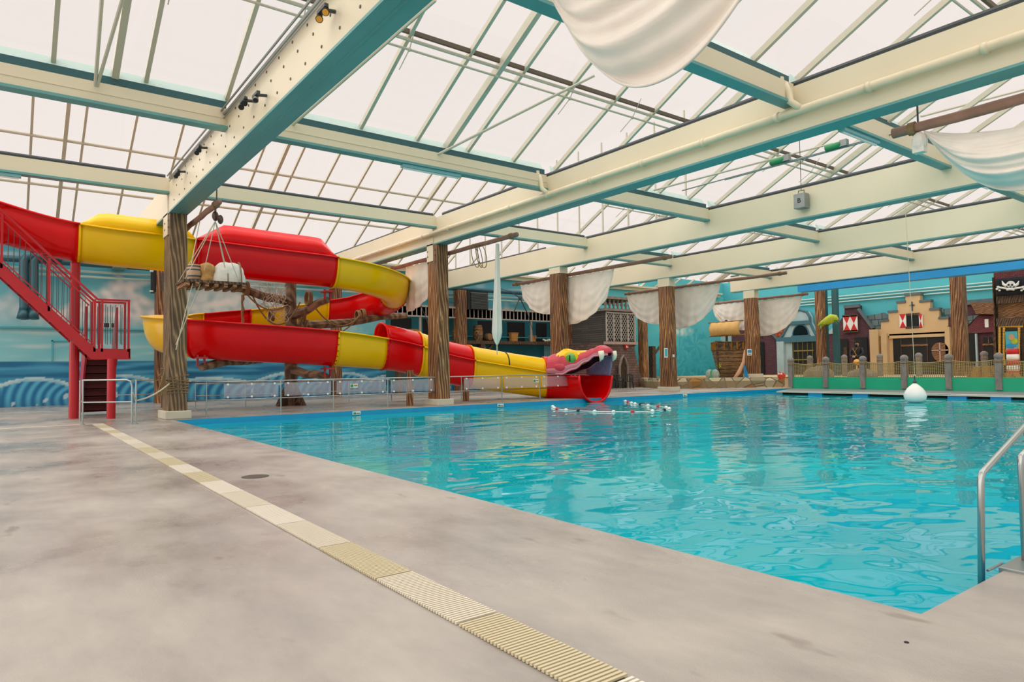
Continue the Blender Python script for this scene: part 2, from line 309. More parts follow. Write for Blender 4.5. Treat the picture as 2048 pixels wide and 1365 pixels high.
def painted_wall(name,x0,x1,z0,z1,step,label):
    nx=int((x1-x0)/step); nz=int((z1-z0)/step); vs=[];cols=[]
    for j in range(nz+1):
        for i in range(nx+1):
            x=x0+(x1-x0)*i/nx; z=z0+(z1-z0)*j/nz; vs.append((x,WY,z)); cols+= [*paint(x,z),1.0]
    n=nx+1; fs=[(j*n+i,j*n+i+1,(j+1)*n+i+1,(j+1)*n+i) for j in range(nz) for i in range(nx)]
    b=len(vs); vs+=[(x0,WY+.3,z0),(x1,WY+.3,z0),(x1,WY+.3,z1),(x0,WY+.3,z1)]; cols+=[.1,.4,.45,1]*4
    fs+=[(b,b+3,b+2,b+1),(0,nx,b+1,b),(nz*n,b+3,b+2,nz*n+nx),(0,b,b+3,nz*n),(nx,nz*n+nx,b+2,b+1)]
    me=bpy.data.meshes.new(name); me.from_pydata(vs,[],fs); me.materials.append(M['mural']); at=me.color_attributes.new('paint','FLOAT_COLOR','POINT'); at.data.foreach_set('color',cols)
    o=bpy.data.objects.new(name,me); C.objects.link(o); return tag(o,label,'wall',kind='structure')
attrmat('mural',.65)
painted_wall('wall_left',-9,50.9,0,7.5,.062,'long teal wall with painted sea waves and clouds')
m=MB(); m.box((-9,WY-.12,3.42),(31,WY,3.49)); tag(m.obj('trim_2','teal_wall'),'thin ledge running along the painted sea wall','trim',kind='structure')
m=MB()
dx0,dz1=P3(106,681); dx1=P3(139,681)[0]+1.0
m.box((dx0-.05,WY-.05,2.0),(dx0,WY,dz1)); m.box((dx0-.05,WY-.05,dz1-.05),(dx1,WY,dz1)); tag(m.obj('door_1','teal_wall'),'painted over door outline in the sea mural','door',kind='structure')
# houses' wall
m=MB(); m.box((HX+.6,-6,-.3),(HX+.9,WY,8.6)); m.box((40,WY-.02,7.45),(HX+.9,WY+.3,8.6)); tag(m.obj('wall_back','teal_wall'),'plain teal wall behind the row of house fronts','wall',kind='structure')
m=MB()
for z in (5.78,6.0,6.2): m.tube([(HX+.45,-4,z+.25),(HX+.45,36,z+.25)],.05,8)
tag(m.obj('wall_pipe','gutter_teal'),'three parallel pale pipes along the wall above the house fronts','pipe')
m=MB(); m.box((36.6,-6,-.3),(HX+.7,22.2,.55)); m.box((41,22.2,-.3),(HX+.7,WY,.55)); tag(m.obj('trim_3','beige'),'raised beige terrace in front of the houses','terrace',kind='structure')
# floor line and drain
m=MB(); m.box((-9,21.72,.0),(1.98,21.82,.006)); tag(m.obj('trim_4','offwhite'),'narrow white joint line crossing the deck','line',kind='structure')
gr=E('drain_grating',(2.05,10,0),'long cream slotted drain grating running along the deck','drain')
p0=V(2.06,21.7,0); 
def gx(y): return 2.06+ .02*math.sin(y*.7)
y=21.7; k=0; shades=['drain_a','drain_b','drain_c']
mat('drain_a','D2C9B4',.6); mat('drain_b','C6BA98',.6); mat('drain_c','DCD4C4',.6); mat('slot','4A4239',.8)
while y>-2:
    L=.98; m=MB(); s=shades[(k*7+k//3)%3]; y1=y-L
    m.box((1.945,y1+.006,.001),(2.165,y,.008),1)
    n=34 if y<9 else 16
    for i in range(n):
        a=y1+.01+(L-.015)*i/n; m.box((1.925,a,.004),(2.185,a+(L/n)*.56,.018))
    m.obj('grating_panel',[s,'slot'],gr); y=y1; k+=1
m=MB(); m.lathe((2.62,9.07,0),[(.17,.0),(.17,.004)],24); m.obj('deck_plate','slot'); tag(bpy.data.objects['deck_plate'],'small round inspection plate flush in the deck beside the pool','plate')
# ---------------------------------------------------------------- roof
def slope(name,y0,ylen,x0,x1,label,vent=True,z0=GZ,pur=(),t=RS,cap=None):
    root=E(name,(x0,y0,z0),label,'glass roof',kind='structure')
    def at(x,y,o=0): return V(x,y,z0+t*(y0-y)+o)
    y1=y0-ylen; m=MB(); m.add([at(x0,y0,.06),at(x1,y0,.06),at(x1,y1,.06),at(x0,y1,.06)],[(0,1,2,3)])
    if cap is not None: zr=at(0,y1,.06).z; m.add([V(x0,y1,zr),V(x1,y1,zr),V(x1,cap,zr),V(x0,cap,zr),V(x1,cap,GZ+.1),V(x0,cap,GZ+.1)],[(0,1,2,3),(3,2,4,5)])
    m.obj('glass_panes','roof_glass',root)
    k0=math.ceil((x0-.7)/1.63); xs=[.7+1.63*k for k in range(k0,int((x1-.7)/1.63)+1)]
    m=MB(); m.beam(at(xs[0],y0),at(xs[0],y1),.085,.13); b=m.obj('glazing_bar','bars',root)
    for x in xs[1:]:
        c=b.copy(); C.objects.link(c); c.parent=root; c.location=(x-xs[0],0,0)
    rx=[1.75+5*1.63*.98*k for k in range(-2,8) if x0<1.75+5*1.63*.98*k<x1]
    if rx:
        m=MB(); m.beam(at(rx[0],y0,-.1),at(rx[0],y1,-.1),.13,.22); b=m.obj('rafter','bars',root)
        for x in rx[1:]: c=b.copy(); C.objects.link(c); c.parent=root; c.location=(x-rx[0],0,0)
    if vent:
        yv=y0-2.75; m=MB(); m.beam(at(x0,yv,.0),at(x1,yv,.0),.07,.1); m.obj('vent_rail','rail_brown',root)
        m=MB(); m.tube([at(x0,yv+.18,-.22),at(x1,yv+.18,-.22)],.028,6); m.obj('vent_shaft','bars',root)
        m=MB(); m.tube([at(x0,yv+.05,-.13),at(x1,yv+.05,-.13)],.04,6); m.obj('purlin','bars',root)
        m=MB(); x=xs[0]+.9; p=at(x,yv+.18,-.22); m.tube([p+V(0,-.35,.45),p,p+V(0,.5,-.28)],.013,5); m.ell(p,(.05,.05,.05),8,6); b=m.obj('vent_arm','bars',root)
        for i in range(1,int((x1-x0)/2.44)-1): c=b.copy(); C.objects.link(c); c.parent=root; c.location=(i*2.44,0,0)
    for y in pur:
        m=MB(); m.tube([at(x0,y,-.06),at(x1,y,-.06)],.062,8); m.obj('purlin','bars',root)
    return root
mat('bars','C5C0AC',.4,var=.03); mat('rail_brown','5D5142',.6)
slope('ceiling',7.85,8.6,-7,49,'glazed roof slope nearest above the pool')
slope('ceiling',16.0,4.4,-7,49,'glazed roof slope over the middle of the pool',cap=8.3)
slope('ceiling',WY+.1,7.9,-8,21.3,'tall glazed roof slope above the slide',False,7.5,(33.15,30.7),cap=16.5)
slope('ceiling',24.2,3.2,21.6,49,'glazed roof slope above the pillars',cap=16.5)
slope('ceiling',30.5,2.1,21.6,49,'glazed roof slope behind the pillars',False,cap=24.7)
slope('ceiling',WY+.1,1.6,21.6,49,'glazed roof slope against the painted wall',False,cap=31)
m=MB(); root=E('ceiling',(21.45,24,7.3),'upright glazed gable between the high roof and low roofs','gable',kind='structure')
m.add([(21.45,16.5,7.3),(21.45,36.2,7.5),(21.45,28.5,11.55),(21.45,16.5,11.55)],[(0,1,2,3)]); m.obj('glass_panes','roof_glass',root)
m=MB()
for i in range(12):
    y=17+1.55*i; m=MB(); m.box((21.42,y-.03,7.3),(21.48,y+.03,min(11.5,7.5+RS*(36.3-y)))); m.obj('mullion','bars',root)
m=MB(); m.beam((21.45,36.3,7.5),(21.45,28.5,11.5),.1,.14); m.obj('rake_bar','bars',root)
# eaves
m=MB(); m.box((-8,WY-.25,7.28),(49.8,WY-.05,7.6)); m.box((-8,WY-.5,7.5),(49.8,WY-.1,7.62)); tag(m.obj('trim_5','cream_steel'),'cream eaves beam along the top of the painted wall','trim',kind='structure')
# girders
gl=['deep cream roof girder with bolt rows, lamps and cables, first from the left','deep cream roof girder carrying the long cream drain pipe','deep cream roof girder behind the grey hanging box','deep cream roof girder over the pillar with the poster frame','deep cream roof girder above the blue canopy edge']
for i,x in enumerate(GX):
    y1=36.1 if i<4 else 27
    root=E('roof_girder',(x,10,GB),gl[i],'beam',kind='thing')
    gw=GW if i else .46
    m=MB(); m.box((x,-7,GB+.05),(x+gw,y1,GT)); m.obj('web','cream_steel',root)
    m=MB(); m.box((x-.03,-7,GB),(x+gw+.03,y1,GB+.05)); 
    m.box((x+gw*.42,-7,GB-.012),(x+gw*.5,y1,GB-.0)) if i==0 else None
    m.obj('bottom_flange','soffit_bounce_tint',root)
    m=MB(); m.tube([(x+.1,-7,GT+.07),(x+.1,CYS[i][0]-.3,GT+.07)],.075,8); m.tube([(x+.1,CYS[i][1]+.4,GT+.05),(x+.1,y1,GT+.05)],.05,8); m.obj('top_tube','dark_rail',root)
    if i==0:
        m=MB()
        for k in range(34):
            for z,o in ((GB+.27,0),(GB+.62,.36),(GB+.88,.1)):
                y=21.6-k*.72-o
                if y>0: m.lathe((x-.012,y,z),[(.0,.0),(.026,0),(.026,.014),(.014,.02)],6,axis='X')
        m.obj('bolt_rows','rail_brown',root)['kind']='stuff'
    if i==4:
        m=MB(); m.box((x-.12,3,5.72),(x+.5,22.2,6.1)); m.obj('blue_canopy','blue_trim',root)
# cross beams
names=[('left end bay','over the open deck'),('between first and second girders',''),('between second and third girders',''),('between third and fourth girders',''),('between fourth and fifth girders','')]
rows=[(7.6,'nearest row',True),(15.7,'middle row',True),(22.35,'row at the pillars',False),(24.0,'row at the pillars',True)]
seg=[(-7,GX[0])]+[(GX[i]+GW,GX[i+1]) for i in range(4)]
for (yy,rn,gut) in rows:
    for k,(x0,x1) in enumerate(seg):
        if rn=='row at the pillars' and ((k<=2)!=(yy<23)): continue
        if yy==7.6 and k==0: pass
        root=E('cross_beam',(x0,yy,6.78),'cream cross beam '+names[k][0]+', '+rn,'beam',kind='thing')
        m=MB(); m.box((x0,yy,6.84),(x1,yy+.16,7.25)); 
        if yy==15.7 and k<2: m.box((x0,yy-.012,7.02),(x1,yy,7.035))
        m.obj('web','cream_steel',root)
        m=MB(); m.box((x0,yy-.06,6.78),(x1,yy+.22,6.84)); m.obj('bottom_flange','soffit_bounce_tint',root)
        if gut:
            m=MB(); m.box((x0,yy+.1,7.25),(x1,yy+.2,7.45)); m.obj('gutter_shade_strip','gutter_dark',root)  # dark strip painted in for the shadow between beam and gutter
            m=MB(); m.prism([(x0,yy+.12,7.4),(x0,yy+.3,7.4),(x0,yy+.36,7.68),(x0,yy+.3,7.68)],(x1-x0,0,0)); m.obj('gutter','gutter_teal',root)
        else:
            m=MB(); m.tube([(x0+.1,yy+.08,7.31),(x1-.1,yy+.08,7.31)],.06,8); m.obj('top_tube','dark_rail',root)
# tie rods under the slopes
def rod(p,q,r,label,name='tie_rod',mt='bars',grp=None):
    m=MB(); m.tube([p,q],r,6); o=m.obj(name,mt); return tag(o,label,'rod',grp)
def rp2(a,b): return ony(*a[:2],a[2]),ony(*b[:2],b[2])
for a,b,l in (((582,253,15.8),(871,0,10.5),'thin pale tie rod rising beside the first girder'),((868,313,15.8),(1189,151,12.2),'thin pale tie rod slanting across the roof bay behind the huge sail'),((190,180,15.8),(208,-60,13.6),'left thin tie rod rising from the gutter at far left'),((192,180,15.8),(262,-60,13.4),'right thin tie rod rising from the gutter at far left'),((1307,381,15.8),(1665,287,11.6),'thin tie rod crossing the roof bay behind the pipe girder'),((1842,233,7.8),(2090,168,6.0),'thin tie rod above the brown yard at upper right')):
    p,q=rp2(a,b); rod(p,q,.034,l)
# strip lamps
for (y,x0,x1,l) in ((15.7,8.3,10.1,'middle cross beam left of the pipe girder'),(7.6,15.3,17.0,'nearest cross beam right of the pipe girder'),(7.6,22.3,24.2,'nearest cross beam right of the hanging box'),(22.35,-1.9,.3,'pillar row cross beam at far left')):
    root=E('strip_lamp',(x0,y+.08,6.7),'slim strip light under the '+l,'lamp',None)
    m=MB(); m.box((x0,y+.0,6.7),(x1,y+.16,6.775)); m.obj('housing','lamp_teal',root); m=MB(); m.tube([(x0+.05,y+.08,6.68),(x1-.05,y+.08,6.68)],.03,8); m.obj('tube','white',root)
# long drain pipe on second girder
x=GX[1]-.14; root=E('drain_pipe',(x,10,6.5),'long cream drain pipe clipped along the second roof girder','pipe')
m=MB(); m.tube([(x,-5,6.62),(x,33,6.55)],.085,14); m.obj('pipe','pipe_cream',root,smooth=True)
for k in range(20):
    m=MB(); y=-3.5+1.9*k; m.tube([(x,y-.05,6.615-.0018*(y+5)),(x,y+.05,6.615-.0018*(y+5))],.105,14); m.obj('coupling','pipe_cream',root,smooth=True)
for yy,l in ((7.6,'nearest'),(15.7,'middle')):
    m=MB(); p=V(x-.12,yy+.16,7.3); m.tube([p,p-V(0,.12,.12),p-V(0,.2,.3),p-V(0,.22,.5),p+V(.03,-.34,-.62),V(x,yy-.25,6.6)],.07,12)
    root2=E('downpipe',p,'short cream bent downpipe from the gutter of the %s cross beam'%l,'pipe'); m.obj('bend','pipe_cream',root2,smooth=True)
    m=MB(); m.lathe(p-V(0,.0,.05),[(.09,0),(.09,.12)],12); m.obj('collar','pipe_cream',root2)
# cables & spotlights on first girder
x=GX[0]-.06; root=E('cable_bundle',(x,12,7.1),'bundle of dark cables and conduits running along the first roof girder','cable')
m=MB()
for dx,dz,r in ((0,.02,.035),(-.07,.08,.022),(-.02,-.08,.014),(-.04,.14,.018)): m.tube([(x+dx,3,7.16+dz),(x+dx,15.4,7.1+dz),(x+dx,21.9,7.12+dz)],r,6)
m.obj('conduits','galv',root)
for (px,py,l) in ((645,22,'top edge of the photo above the first girder'),(487,203,'first girder near the middle cross beam'),(397,297,'first girder halfway to its pillar'),(355,345,'first girder just above its pillar'),(512,192,'face of the first girder beside the twin lamps')):
    p=onx(px,py,GX[0]-.2); root=E('spotlight',p,'dark double spotlight on the '+l if px!=512 else 'small grey sensor lamp on the '+l,'lamp')
    m=MB(); m.tube([p+V(.2,0,.05),p+V(0,0,.02)],.03,6); m.box(p+V(-.03,-.16,.0),p+V(.03,.16,.05)); m.obj('bracket','dark_rail',root)
    for s in ((-1,1) if px!=512 else (0,)):
        q=p+V(0,s*.12,-.04); m=MB(); m.tube([q+V(.04,.05,.07),q,q+V(-.03,-.07,-.07)],[.03,.04,.058],12); h=m.obj('lamp_head','dark' if px!=512 else 'galv',root,smooth=True); m=MB(); m.tube([q+V(-.03,-.07,-.07),q+V(-.033,-.077,-.077)],.046,12); sub(m,'lens','lens_amber' if px==645 else 'window_dark',h)
# ---------------------------------------------------------------- timber clad pillars
cl=['weathered timber clad pillar wrapped with ropes in front of the slide','timber clad pillar standing before the red part of the snake slide','timber clad pillar behind the snake head','timber clad pillar with a small framed poster','timber clad pillar with a white notice beside the play ship']
for i,x in enumerate(GX):
    y0,y1=CYS[i]; wdt=.46; x1=x+wdt
    root=E('timber_pillar',(x+wdt/2,y0,0),cl[i],'pillar',kind='thing'); zt=(6.17,6.17,5.9,5.75,5.7)[i]; zb=(0.24,.24,.24,.24,.8)[i]
    m=MB(); n=24
    rows=[]
    for k in range(n+1):
        z=zb+(zt-zb)*k/n; j=lambda a: .02*noise.noise(V(x+a,z*1.3,a)); w2=.02*(1-k/n)
        rows.append([V(x-w2+j(1),y0-w2+j(2),z),V(x+wdt*.5,y0-w2-.012+j(7),z),V(x1+w2+j(3),y0-w2+j(4),z),V(x1+w2,y1+w2,z),V(x-w2,y1+w2,z),V(x-w2-.012+j(5),(y0+y1)/2,z),V(x-w2+j(1),y0-w2+j(2),z)])
    m.grid(rows); m.obj('cladding','column_wood_grey' if i==0 else 'column_wood',root)
    m=MB(); m.box((x-.13,y0-.12,0),(x1+.13,y1+.12,zb+.0)); m.obj('plinth','concrete',root,bevel=.02)
    m=MB(); m.box((x-.025,y0-.025,zt-(0 if i<2 else .02)),(x1+.02,y1+.02,GB+.02)) if i>1 else m.box((x-.03,y0+.3,5.55),(x,y1+.02,GB+.6)); 
    m.obj('steel_cap','cream_steel',root)
    if i in (0,1):
        m=MB()
        for z in (5.95,5.75,5.5):
            for yy in (y0+.15,y0+.7): m.lathe((x-.045,yy,z),[(0,0),(.03,0),(.03,.02)],6,axis='X')
        m.obj('bolt_heads','rail_brown',root)['kind']='stuff'
for i,(px,wd) in enumerate(((322,16),(676,18),(925,26),(1148,20),(1290,22))):
    p=ony(px,640,34.7); wm=wd*29/1354*1.15; root=None
    m=MB(); m.box((p.x-wm/2,34.7,0),(p.x+wm/2,35.2,6.2)); o=m.obj('wall_post','column_wood',origin=(p.x,34.9,0)); tag(o,['wooden wall post behind the first pillar','wooden wall post behind the yellow slide bend','wooden wall post beneath the louvred heater by the gallery','wooden wall post behind the third pillar','wooden wall post right of the stone tower'][i],'post')
# sail yards and sails
def yard(x,z,y0,y1,label,r=.085):
    root=E('sail_yard',(x,(y0+y1)/2,z),label,'yard'); m=MB(); n=16; m.tube([V(x+.008*math.sin(k),y0+(y1-y0)*k/n,z+.006*math.sin(k*1.7)) for k in range(n+1)],[r*(.96+.04*math.sin(k*2)) for k in range(n+1)],14); m.obj('spar','spar',root,smooth=True)
    m=MB()
    for yy in (y0+.35,y1-.35): m.tube([(x,yy-.06,z),(x,yy+.06,z)],r*1.25,12)
    m.obj('lashing','rope',root)
    return root
yd=['brown yard pole over the hanging cargo platform','brown yard pole through the second pillar with a coiled rope','brown yard pole with two sails at the third pillar','brown yard pole with two sails at the poster pillar','brown yard pole with two sails beside the ship']
SPX=[4.62,13.86,21.75,30.1,39.6]
yards=[]
for i,(x,z,a,b) in enumerate(((SPX[0],6.0,19.35,24.2),(SPX[1],5.9,18.1,27.6),(SPX[2],5.84,18.05,28.8),(SPX[3],5.78,18,28.6),(SPX[4],5.7,22.3,29.2))): yards.append(yard(x,z,a,b,yd[i]))
yard(13.75,5.8,-3,5.9,'thick brown yard pole at upper right above the loose sail',.1)
yard(4.9,6.0,-3,6.6,'brown yard pole out of view above the largest sail')
def sail(x,ya,yb,zt,drop,label,shape='semi',n=26,sx=.12,grp=None,bul=.0):
    root=E('sail',(x,(ya+yb)/2,zt),label,'sail',grp); rows=[]
    for j in range(n+1):
        v=j/n; row=[]
        for k in range(n*2+1):
            u=k/(n*2); a=u*2-1
            if shape=='semi': d=drop*max(0,1-abs(a)**2.2)**.6
            elif shape=='L': d=drop*(max(0,1-(1-u)**2.4))**.55   # attached far side, full at u=1
            elif shape=='R': d=drop*(max(0,1-u**2.4))**.55
            top=-.09*abs(math.sin(u*PI*6))
            z=zt+top*(1-v)-(d)*v; y=ya+(yb-ya)*u
            wv=sx*math.sin(u*PI)*math.sin(v*PI*.9)+.03*math.sin(u*31+v*4)*(.3+v)+.02*math.sin(v*26+a*a*9)*v
            row.append(V(x-wv-bul*math.sin(v*PI),y,z))
        rows.append(row)
    m=MB(); m.grid(rows); m.obj('cloth','sail',root,smooth=True,solid=.012)
    m=MB(); m.tube([r for r in rows[-1]],.022,6); m.obj('hem','sail',root,smooth=True)
    return root
def Yx(px,x): return onx(px,600,x).y
sx=SPX[1]
sail(sx,Yx(812,sx),Yx(864,sx)-.7,5.87,2.0,'pink-white half sail left of the second pillar','R')
sx=SPX[2]; sail(sx,Yx(1042,sx),Yx(1105,sx)-.1,5.8,1.75,'grey-white half sail left of the third pillar','L'); sail(sx,Yx(1135,sx),Yx(1228,sx),5.8,2.35,'grey-white half sail right of the third pillar','R')
sx=SPX[3]; sail(sx,Yx(1254,sx),Yx(1322,sx)-.1,5.75,1.95,'small half sail left of the poster pillar','L'); sail(sx,Yx(1350,sx),Yx(1440,sx),5.75,2.3,'half sail right of the poster pillar','R')
sx=SPX[4]; sail(sx,Yx(1424,sx),Yx(1490,sx)-.1,5.66,1.95,'small half sail above the play ship','L'); sail(sx,Yx(1518,sx),Yx(1603,sx),5.66,2.4,'half sail right of the notice pillar','R')
# furled hanging cloth
p=onx(995,488,13.86); q=onx(994,690,13.86); root=E('furled_sail',p,'long narrow furled white sail hanging from the second yard','sail'); rows=[]
for k in range(17):
    t=k/16; c=p.lerp(q,t); r=(.06+.115*min(1,t*1.15)) if t<.9 else .175*(1-(t-.9)/.11)+.02; rows.append([c+V(r*math.cos(a*2*PI/24)*(1+.3*math.cos(a*PI/2*3+t*2)),r*.7*math.sin(a*2*PI/24)*(1+.25*math.cos(a*PI/2*3)),0) for a in range(25)])
m=MB(); m.grid(rows); m.obj('cloth','sail',root,smooth=True); m=MB(); m.tube([q,q-V(0,0,.35)],.02,6); m.obj('tie','rope_light',root); 
# rope coil on second yard
m=MB(); 
for k,(a,b) in enumerate(((958,540),(950,525),(964,520))):
    p=onx(a,488,13.86); m.tube([p+V(.1*math.cos(t),.16*math.sin(t)*(1+k*.3),-.45-.42*math.cos(t)) for t in [i*2*PI/16 for i in range(16)]],.016,6,closed=True)
tag(m.obj('rope_coil','rope',origin=p),'coiled brown rope hanging on the second yard pole','rope')
# near sails (loose swags)
def swag(x,ya,yb,zt,drop,label,sh=.0,lo=.3,top=.0):
    root=E('sail',(x,(ya+yb)/2,zt),label,'sail'); n=48; rows=[]
    for j in range(n+1):
        v=j/n; row=[]
        for k in range(n+1):
            u=k/n; a=u*2-1; c=(1-abs(a)**2.1)
            base=top*c; d=base+(drop-base if False else drop*c)*(v**.8)
            fold=.05*math.sin(v*19+a*2.2)*math.sin(PI*u)**.6*(.3+v)+.028*math.sin((v+.25*c)*47+a*3)*math.sin(PI*u)
            y=ya+(yb-ya)*(.5+.5*a*(1-sh*v*c)); row.append(V(x-lo*math.sin(v*PI*.95)*c-fold,y-.02*math.sin(v*31)*c,zt-d))
        rows.append(row)
    m=MB(); m.grid(rows); m.obj('cloth','sail',root,smooth=True,solid=.008)
    m=MB(); m.tube(rows[-1],.018,6); m.obj('hem','sail',root,smooth=True); return root
yA=onx(1086,-40,4.9); yB=onx(1530,-40,4.9)
swag(4.9,5.8,2.25,5.8,(5.86-onx(1290,172,4.9).z),'huge loose white sail hanging at the top of the photo',lo=.35)
swag(13.75,5.35,2.1,5.7,1.12,'loose pale sail hanging at the right edge below the brown yard',lo=.5,top=.35)
m=MB(); p=onx(1838,262,13.75); 
m.ell(p-V(0,0,.22),(.12,.14,.2),10,8); m.box(p+V(-.08,-.1,-.42),p+V(.08,.1,-.2)); tag(m.obj('cloth_bundle','sail',origin=p),'small knotted cloth bundle under the right yard pole','cloth')
for (px,x,z0,l) in ((1838,13.75,5.85,'right yard pole'),(437,SPX[0],6.05,'first yard pole')):
    y=onx(px,300,x).y if px!=437 else 19.6; m=MB(); m.tube([(x,y,z0),(x,y,z0+.35),(x-.05,y,z0+(1.3 if px!=437 else .9))],.018,6); tag(m.obj('chain','dark_rail',origin=(x,y,z0)),'thin chain carrying the '+l,'chain')
# hanging box + projectors
p=onx(1603,403,20.9); root=E('hanging_box',p,'grey box with a black letter hanging before the third girder','box'); m=MB(); s=.19; m.box(p-V(s*.8,s,.24),p+V(s*.8,s,.24)); m.obj('case','galv',root,bevel=.01)
m=MB(); m.tube([p+V(0,-.1,.24),p+V(0,-.1,.36),p+V(0,.1,.36),p+V(0,.1,.24)],.015,6); m.tube([p+V(0,0,.36),p+V(0,0,.3+2.6)],.012,6); m.obj('hanger','dark_rail',root)
def text(s,p,size,mt,rot,name,root,label=None,ext=.005):
    cu=bpy.data.curves.new(name,'FONT'); cu.body=s; cu.size=size; cu.extrude=ext; cu.align_x='CENTER'; cu.align_y='CENTER'; cu.materials.append(M[mt])
    t_=bpy.data.objects.new(name,cu); C.objects.link(t_); me=bpy.data.meshes.new_from_object(t_.evaluated_get(bpy.context.evaluated_depsgraph_get())); bpy.data.objects.remove(t_)
    o=bpy.data.objects.new(name,me); C.objects.link(o); o.rotation_euler=rot
    if root: o.parent=root; o.location=Vector(p)-Vector(root.location)
    else: o.location=p
    return o
text('B',p-V(s*.8+.006,0,0),.22,'black',(PI/2,0,-PI/2),'letter_mark',root)
for (px,py,l) in ((1556,322,'left'),(1668,293,'right')):
    p=onx(px,py,17.5); root=E('vent_motor',p,'green electric vent motor on a rail under the roof, %s one of two'%l,'motor'); m=MB(); m.tube([p+V(0,.22,0),p+V(0,-.2,0)],.09,12); m.obj('motor','sign_green',root,smooth=True); m=MB(); m.box(p+V(-.07,-.36,-.07),p+V(.07,-.18,.1)); m.tube([p+V(0,3.4,-.1),p+V(0,-2.6,-.1)],.02,6); m.obj('gearbox','galv',root)
# ---------------------------------------------------------------- the slide
def catmull(P,n=10):
    P=[Vector(p) for p in P]; out=[]
    for i in range(len(P)-1):
        a=P[max(i-1,0)];b=P[i];c=P[i+1];d=P[min(i+2,len(P)-1)]
        for k in range(n):
            t=k/n; out.append(.5*((2*b)+(c-a)*t+(2*a-5*b+4*c-d)*t*t+(3*b-a-3*c+d)*t**3))
    return out+[P[-1]]
PATH=[(-4,25,7.5),(-2,25,7.0),(-.15,25,6.38),(1.8,25,5.98),(4.5,25,5.87),(7.5,25,5.76),(9.9,25,5.68),(11.6,25.05,5.5),(13.0,25.7,5.22),(13.62,27.2,4.95),(13.0,28.8,4.72),(11.6,29.45,4.5),(9.9,29.45,4.2),(8.3,29.45,3.97),(6.5,29.4,3.76),(5.2,28.75,3.62),(4.62,27.2,3.42),(5.2,25.7,3.22),(6.6,25.05,3.07),(8.5,25,2.97),(10.1,25,2.86),(12.0,25,2.64),(13.6,24.9,2.34),(14.9,24.75,1.98),(16.1,24.6,1.74),(17.6,24.35,1.5),(18.9,24.05,1.3),(19.95,23.55,1.13),(20.6,22.75,1.02),(20.62,21.45,.98)]
CP=catmull(PATH,10)
def pidx(i): return i*10
def secbasis(i):
    d=(CP[min(i+1,len(CP)-1)]-CP[max(i-1,0)]); d.normalize(); n=V(-d.y,d.x,0).normalized(); return d,n   # n points to the left of travel
def depth(i):
    for (a,va),(b,vb) in zip(DK_,DK_[1:]):
        if i<=b: return va+(vb-va)*max(0,(i-a))/(b-a)
    return DK_[-1][1]
DK_=[(0,1.1),(95,1.06),(140,1.15),(165,1.3),(200,1.3),(215,1.18),(300,1.14)]
def chan(i,kind,w=.66,dep=0):
    dep=depth(i)+dep
    c=CP[i]; d,n=secbasis(i); up=V(0,0,1); pts=[]
    for k in range(17):
        a=PI*k/16; x=math.cos(a); z=-math.sin(a); x=math.copysign(abs(x)**.85,x); pts.append(c+n*w*x+up*dep*z)
    L=pts[0]; Rr=pts[-1]
    return [L+n*.09-up*.05,L+n*.09,L]+pts[1:-1]+[Rr,Rr-n*.09,Rr-n*.09-up*.05]
def cover(i,h=.6,w=.66):
    c=CP[i]; d,n=secbasis(i); return [c+n*w*math.cos(PI*k/14)*1.0+V(0,0,.02+h*math.sin(PI*k/14)**.8) for k in range(15)]
def guard(i,h,side=-1,w=.66):
    c=CP[i]; d,n=secbasis(i); r=c+n*side*(w+.03); return [r+V(0,0,.0),r-n*side*.05+V(0,0,h*.55),r-n*side*.22+V(0,0,h)]
slide=E('water_slide',(9,27,0),'long red and yellow flume slide winding down to a snake head','water slide')
segs=[(0,30,'slide_red','plain'),(30,42,'slide_yellow','g1'),(42,61,'slide_red','g2'),(61,85,'slide_yellow','plain'),(85,110,'slide_red','plain'),(110,131,'slide_yellow','plain'),(131,143,'slide_red','plain'),(143,171,'slide_yellow','plain'),(171,200,'slide_red','plain'),(200,211,'slide_yellow','plain'),(211,221,'slide_red','cov'),(221,229,'slide_yellow','cov'),(229,240,'slide_red','cov'),(240,267,'slide_yellow','cov'),(267,290,'slide_red','jaw')]
def flange(mb,i,off=.03,cov=False,mi=0):
    a=chan(i,'',.66)[2:-2]; b=chan(i,'',.66+.05,.05)[2:-2]; d,n=secbasis(i)
    for pts in ((a,b),):
        rows=[[p-d*off for p in a],[p-d*off for p in b],[p+d*off for p in b],[p+d*off for p in a]]; mb.grid(rows,mi)
    if cov:
        a=cover(i,.6,.66); b=cover(i,.66,.72); mb.grid([[p-d*off for p in a],[p-d*off for p in b],[p+d*off for p in b],[p+d*off for p in a]],mi)
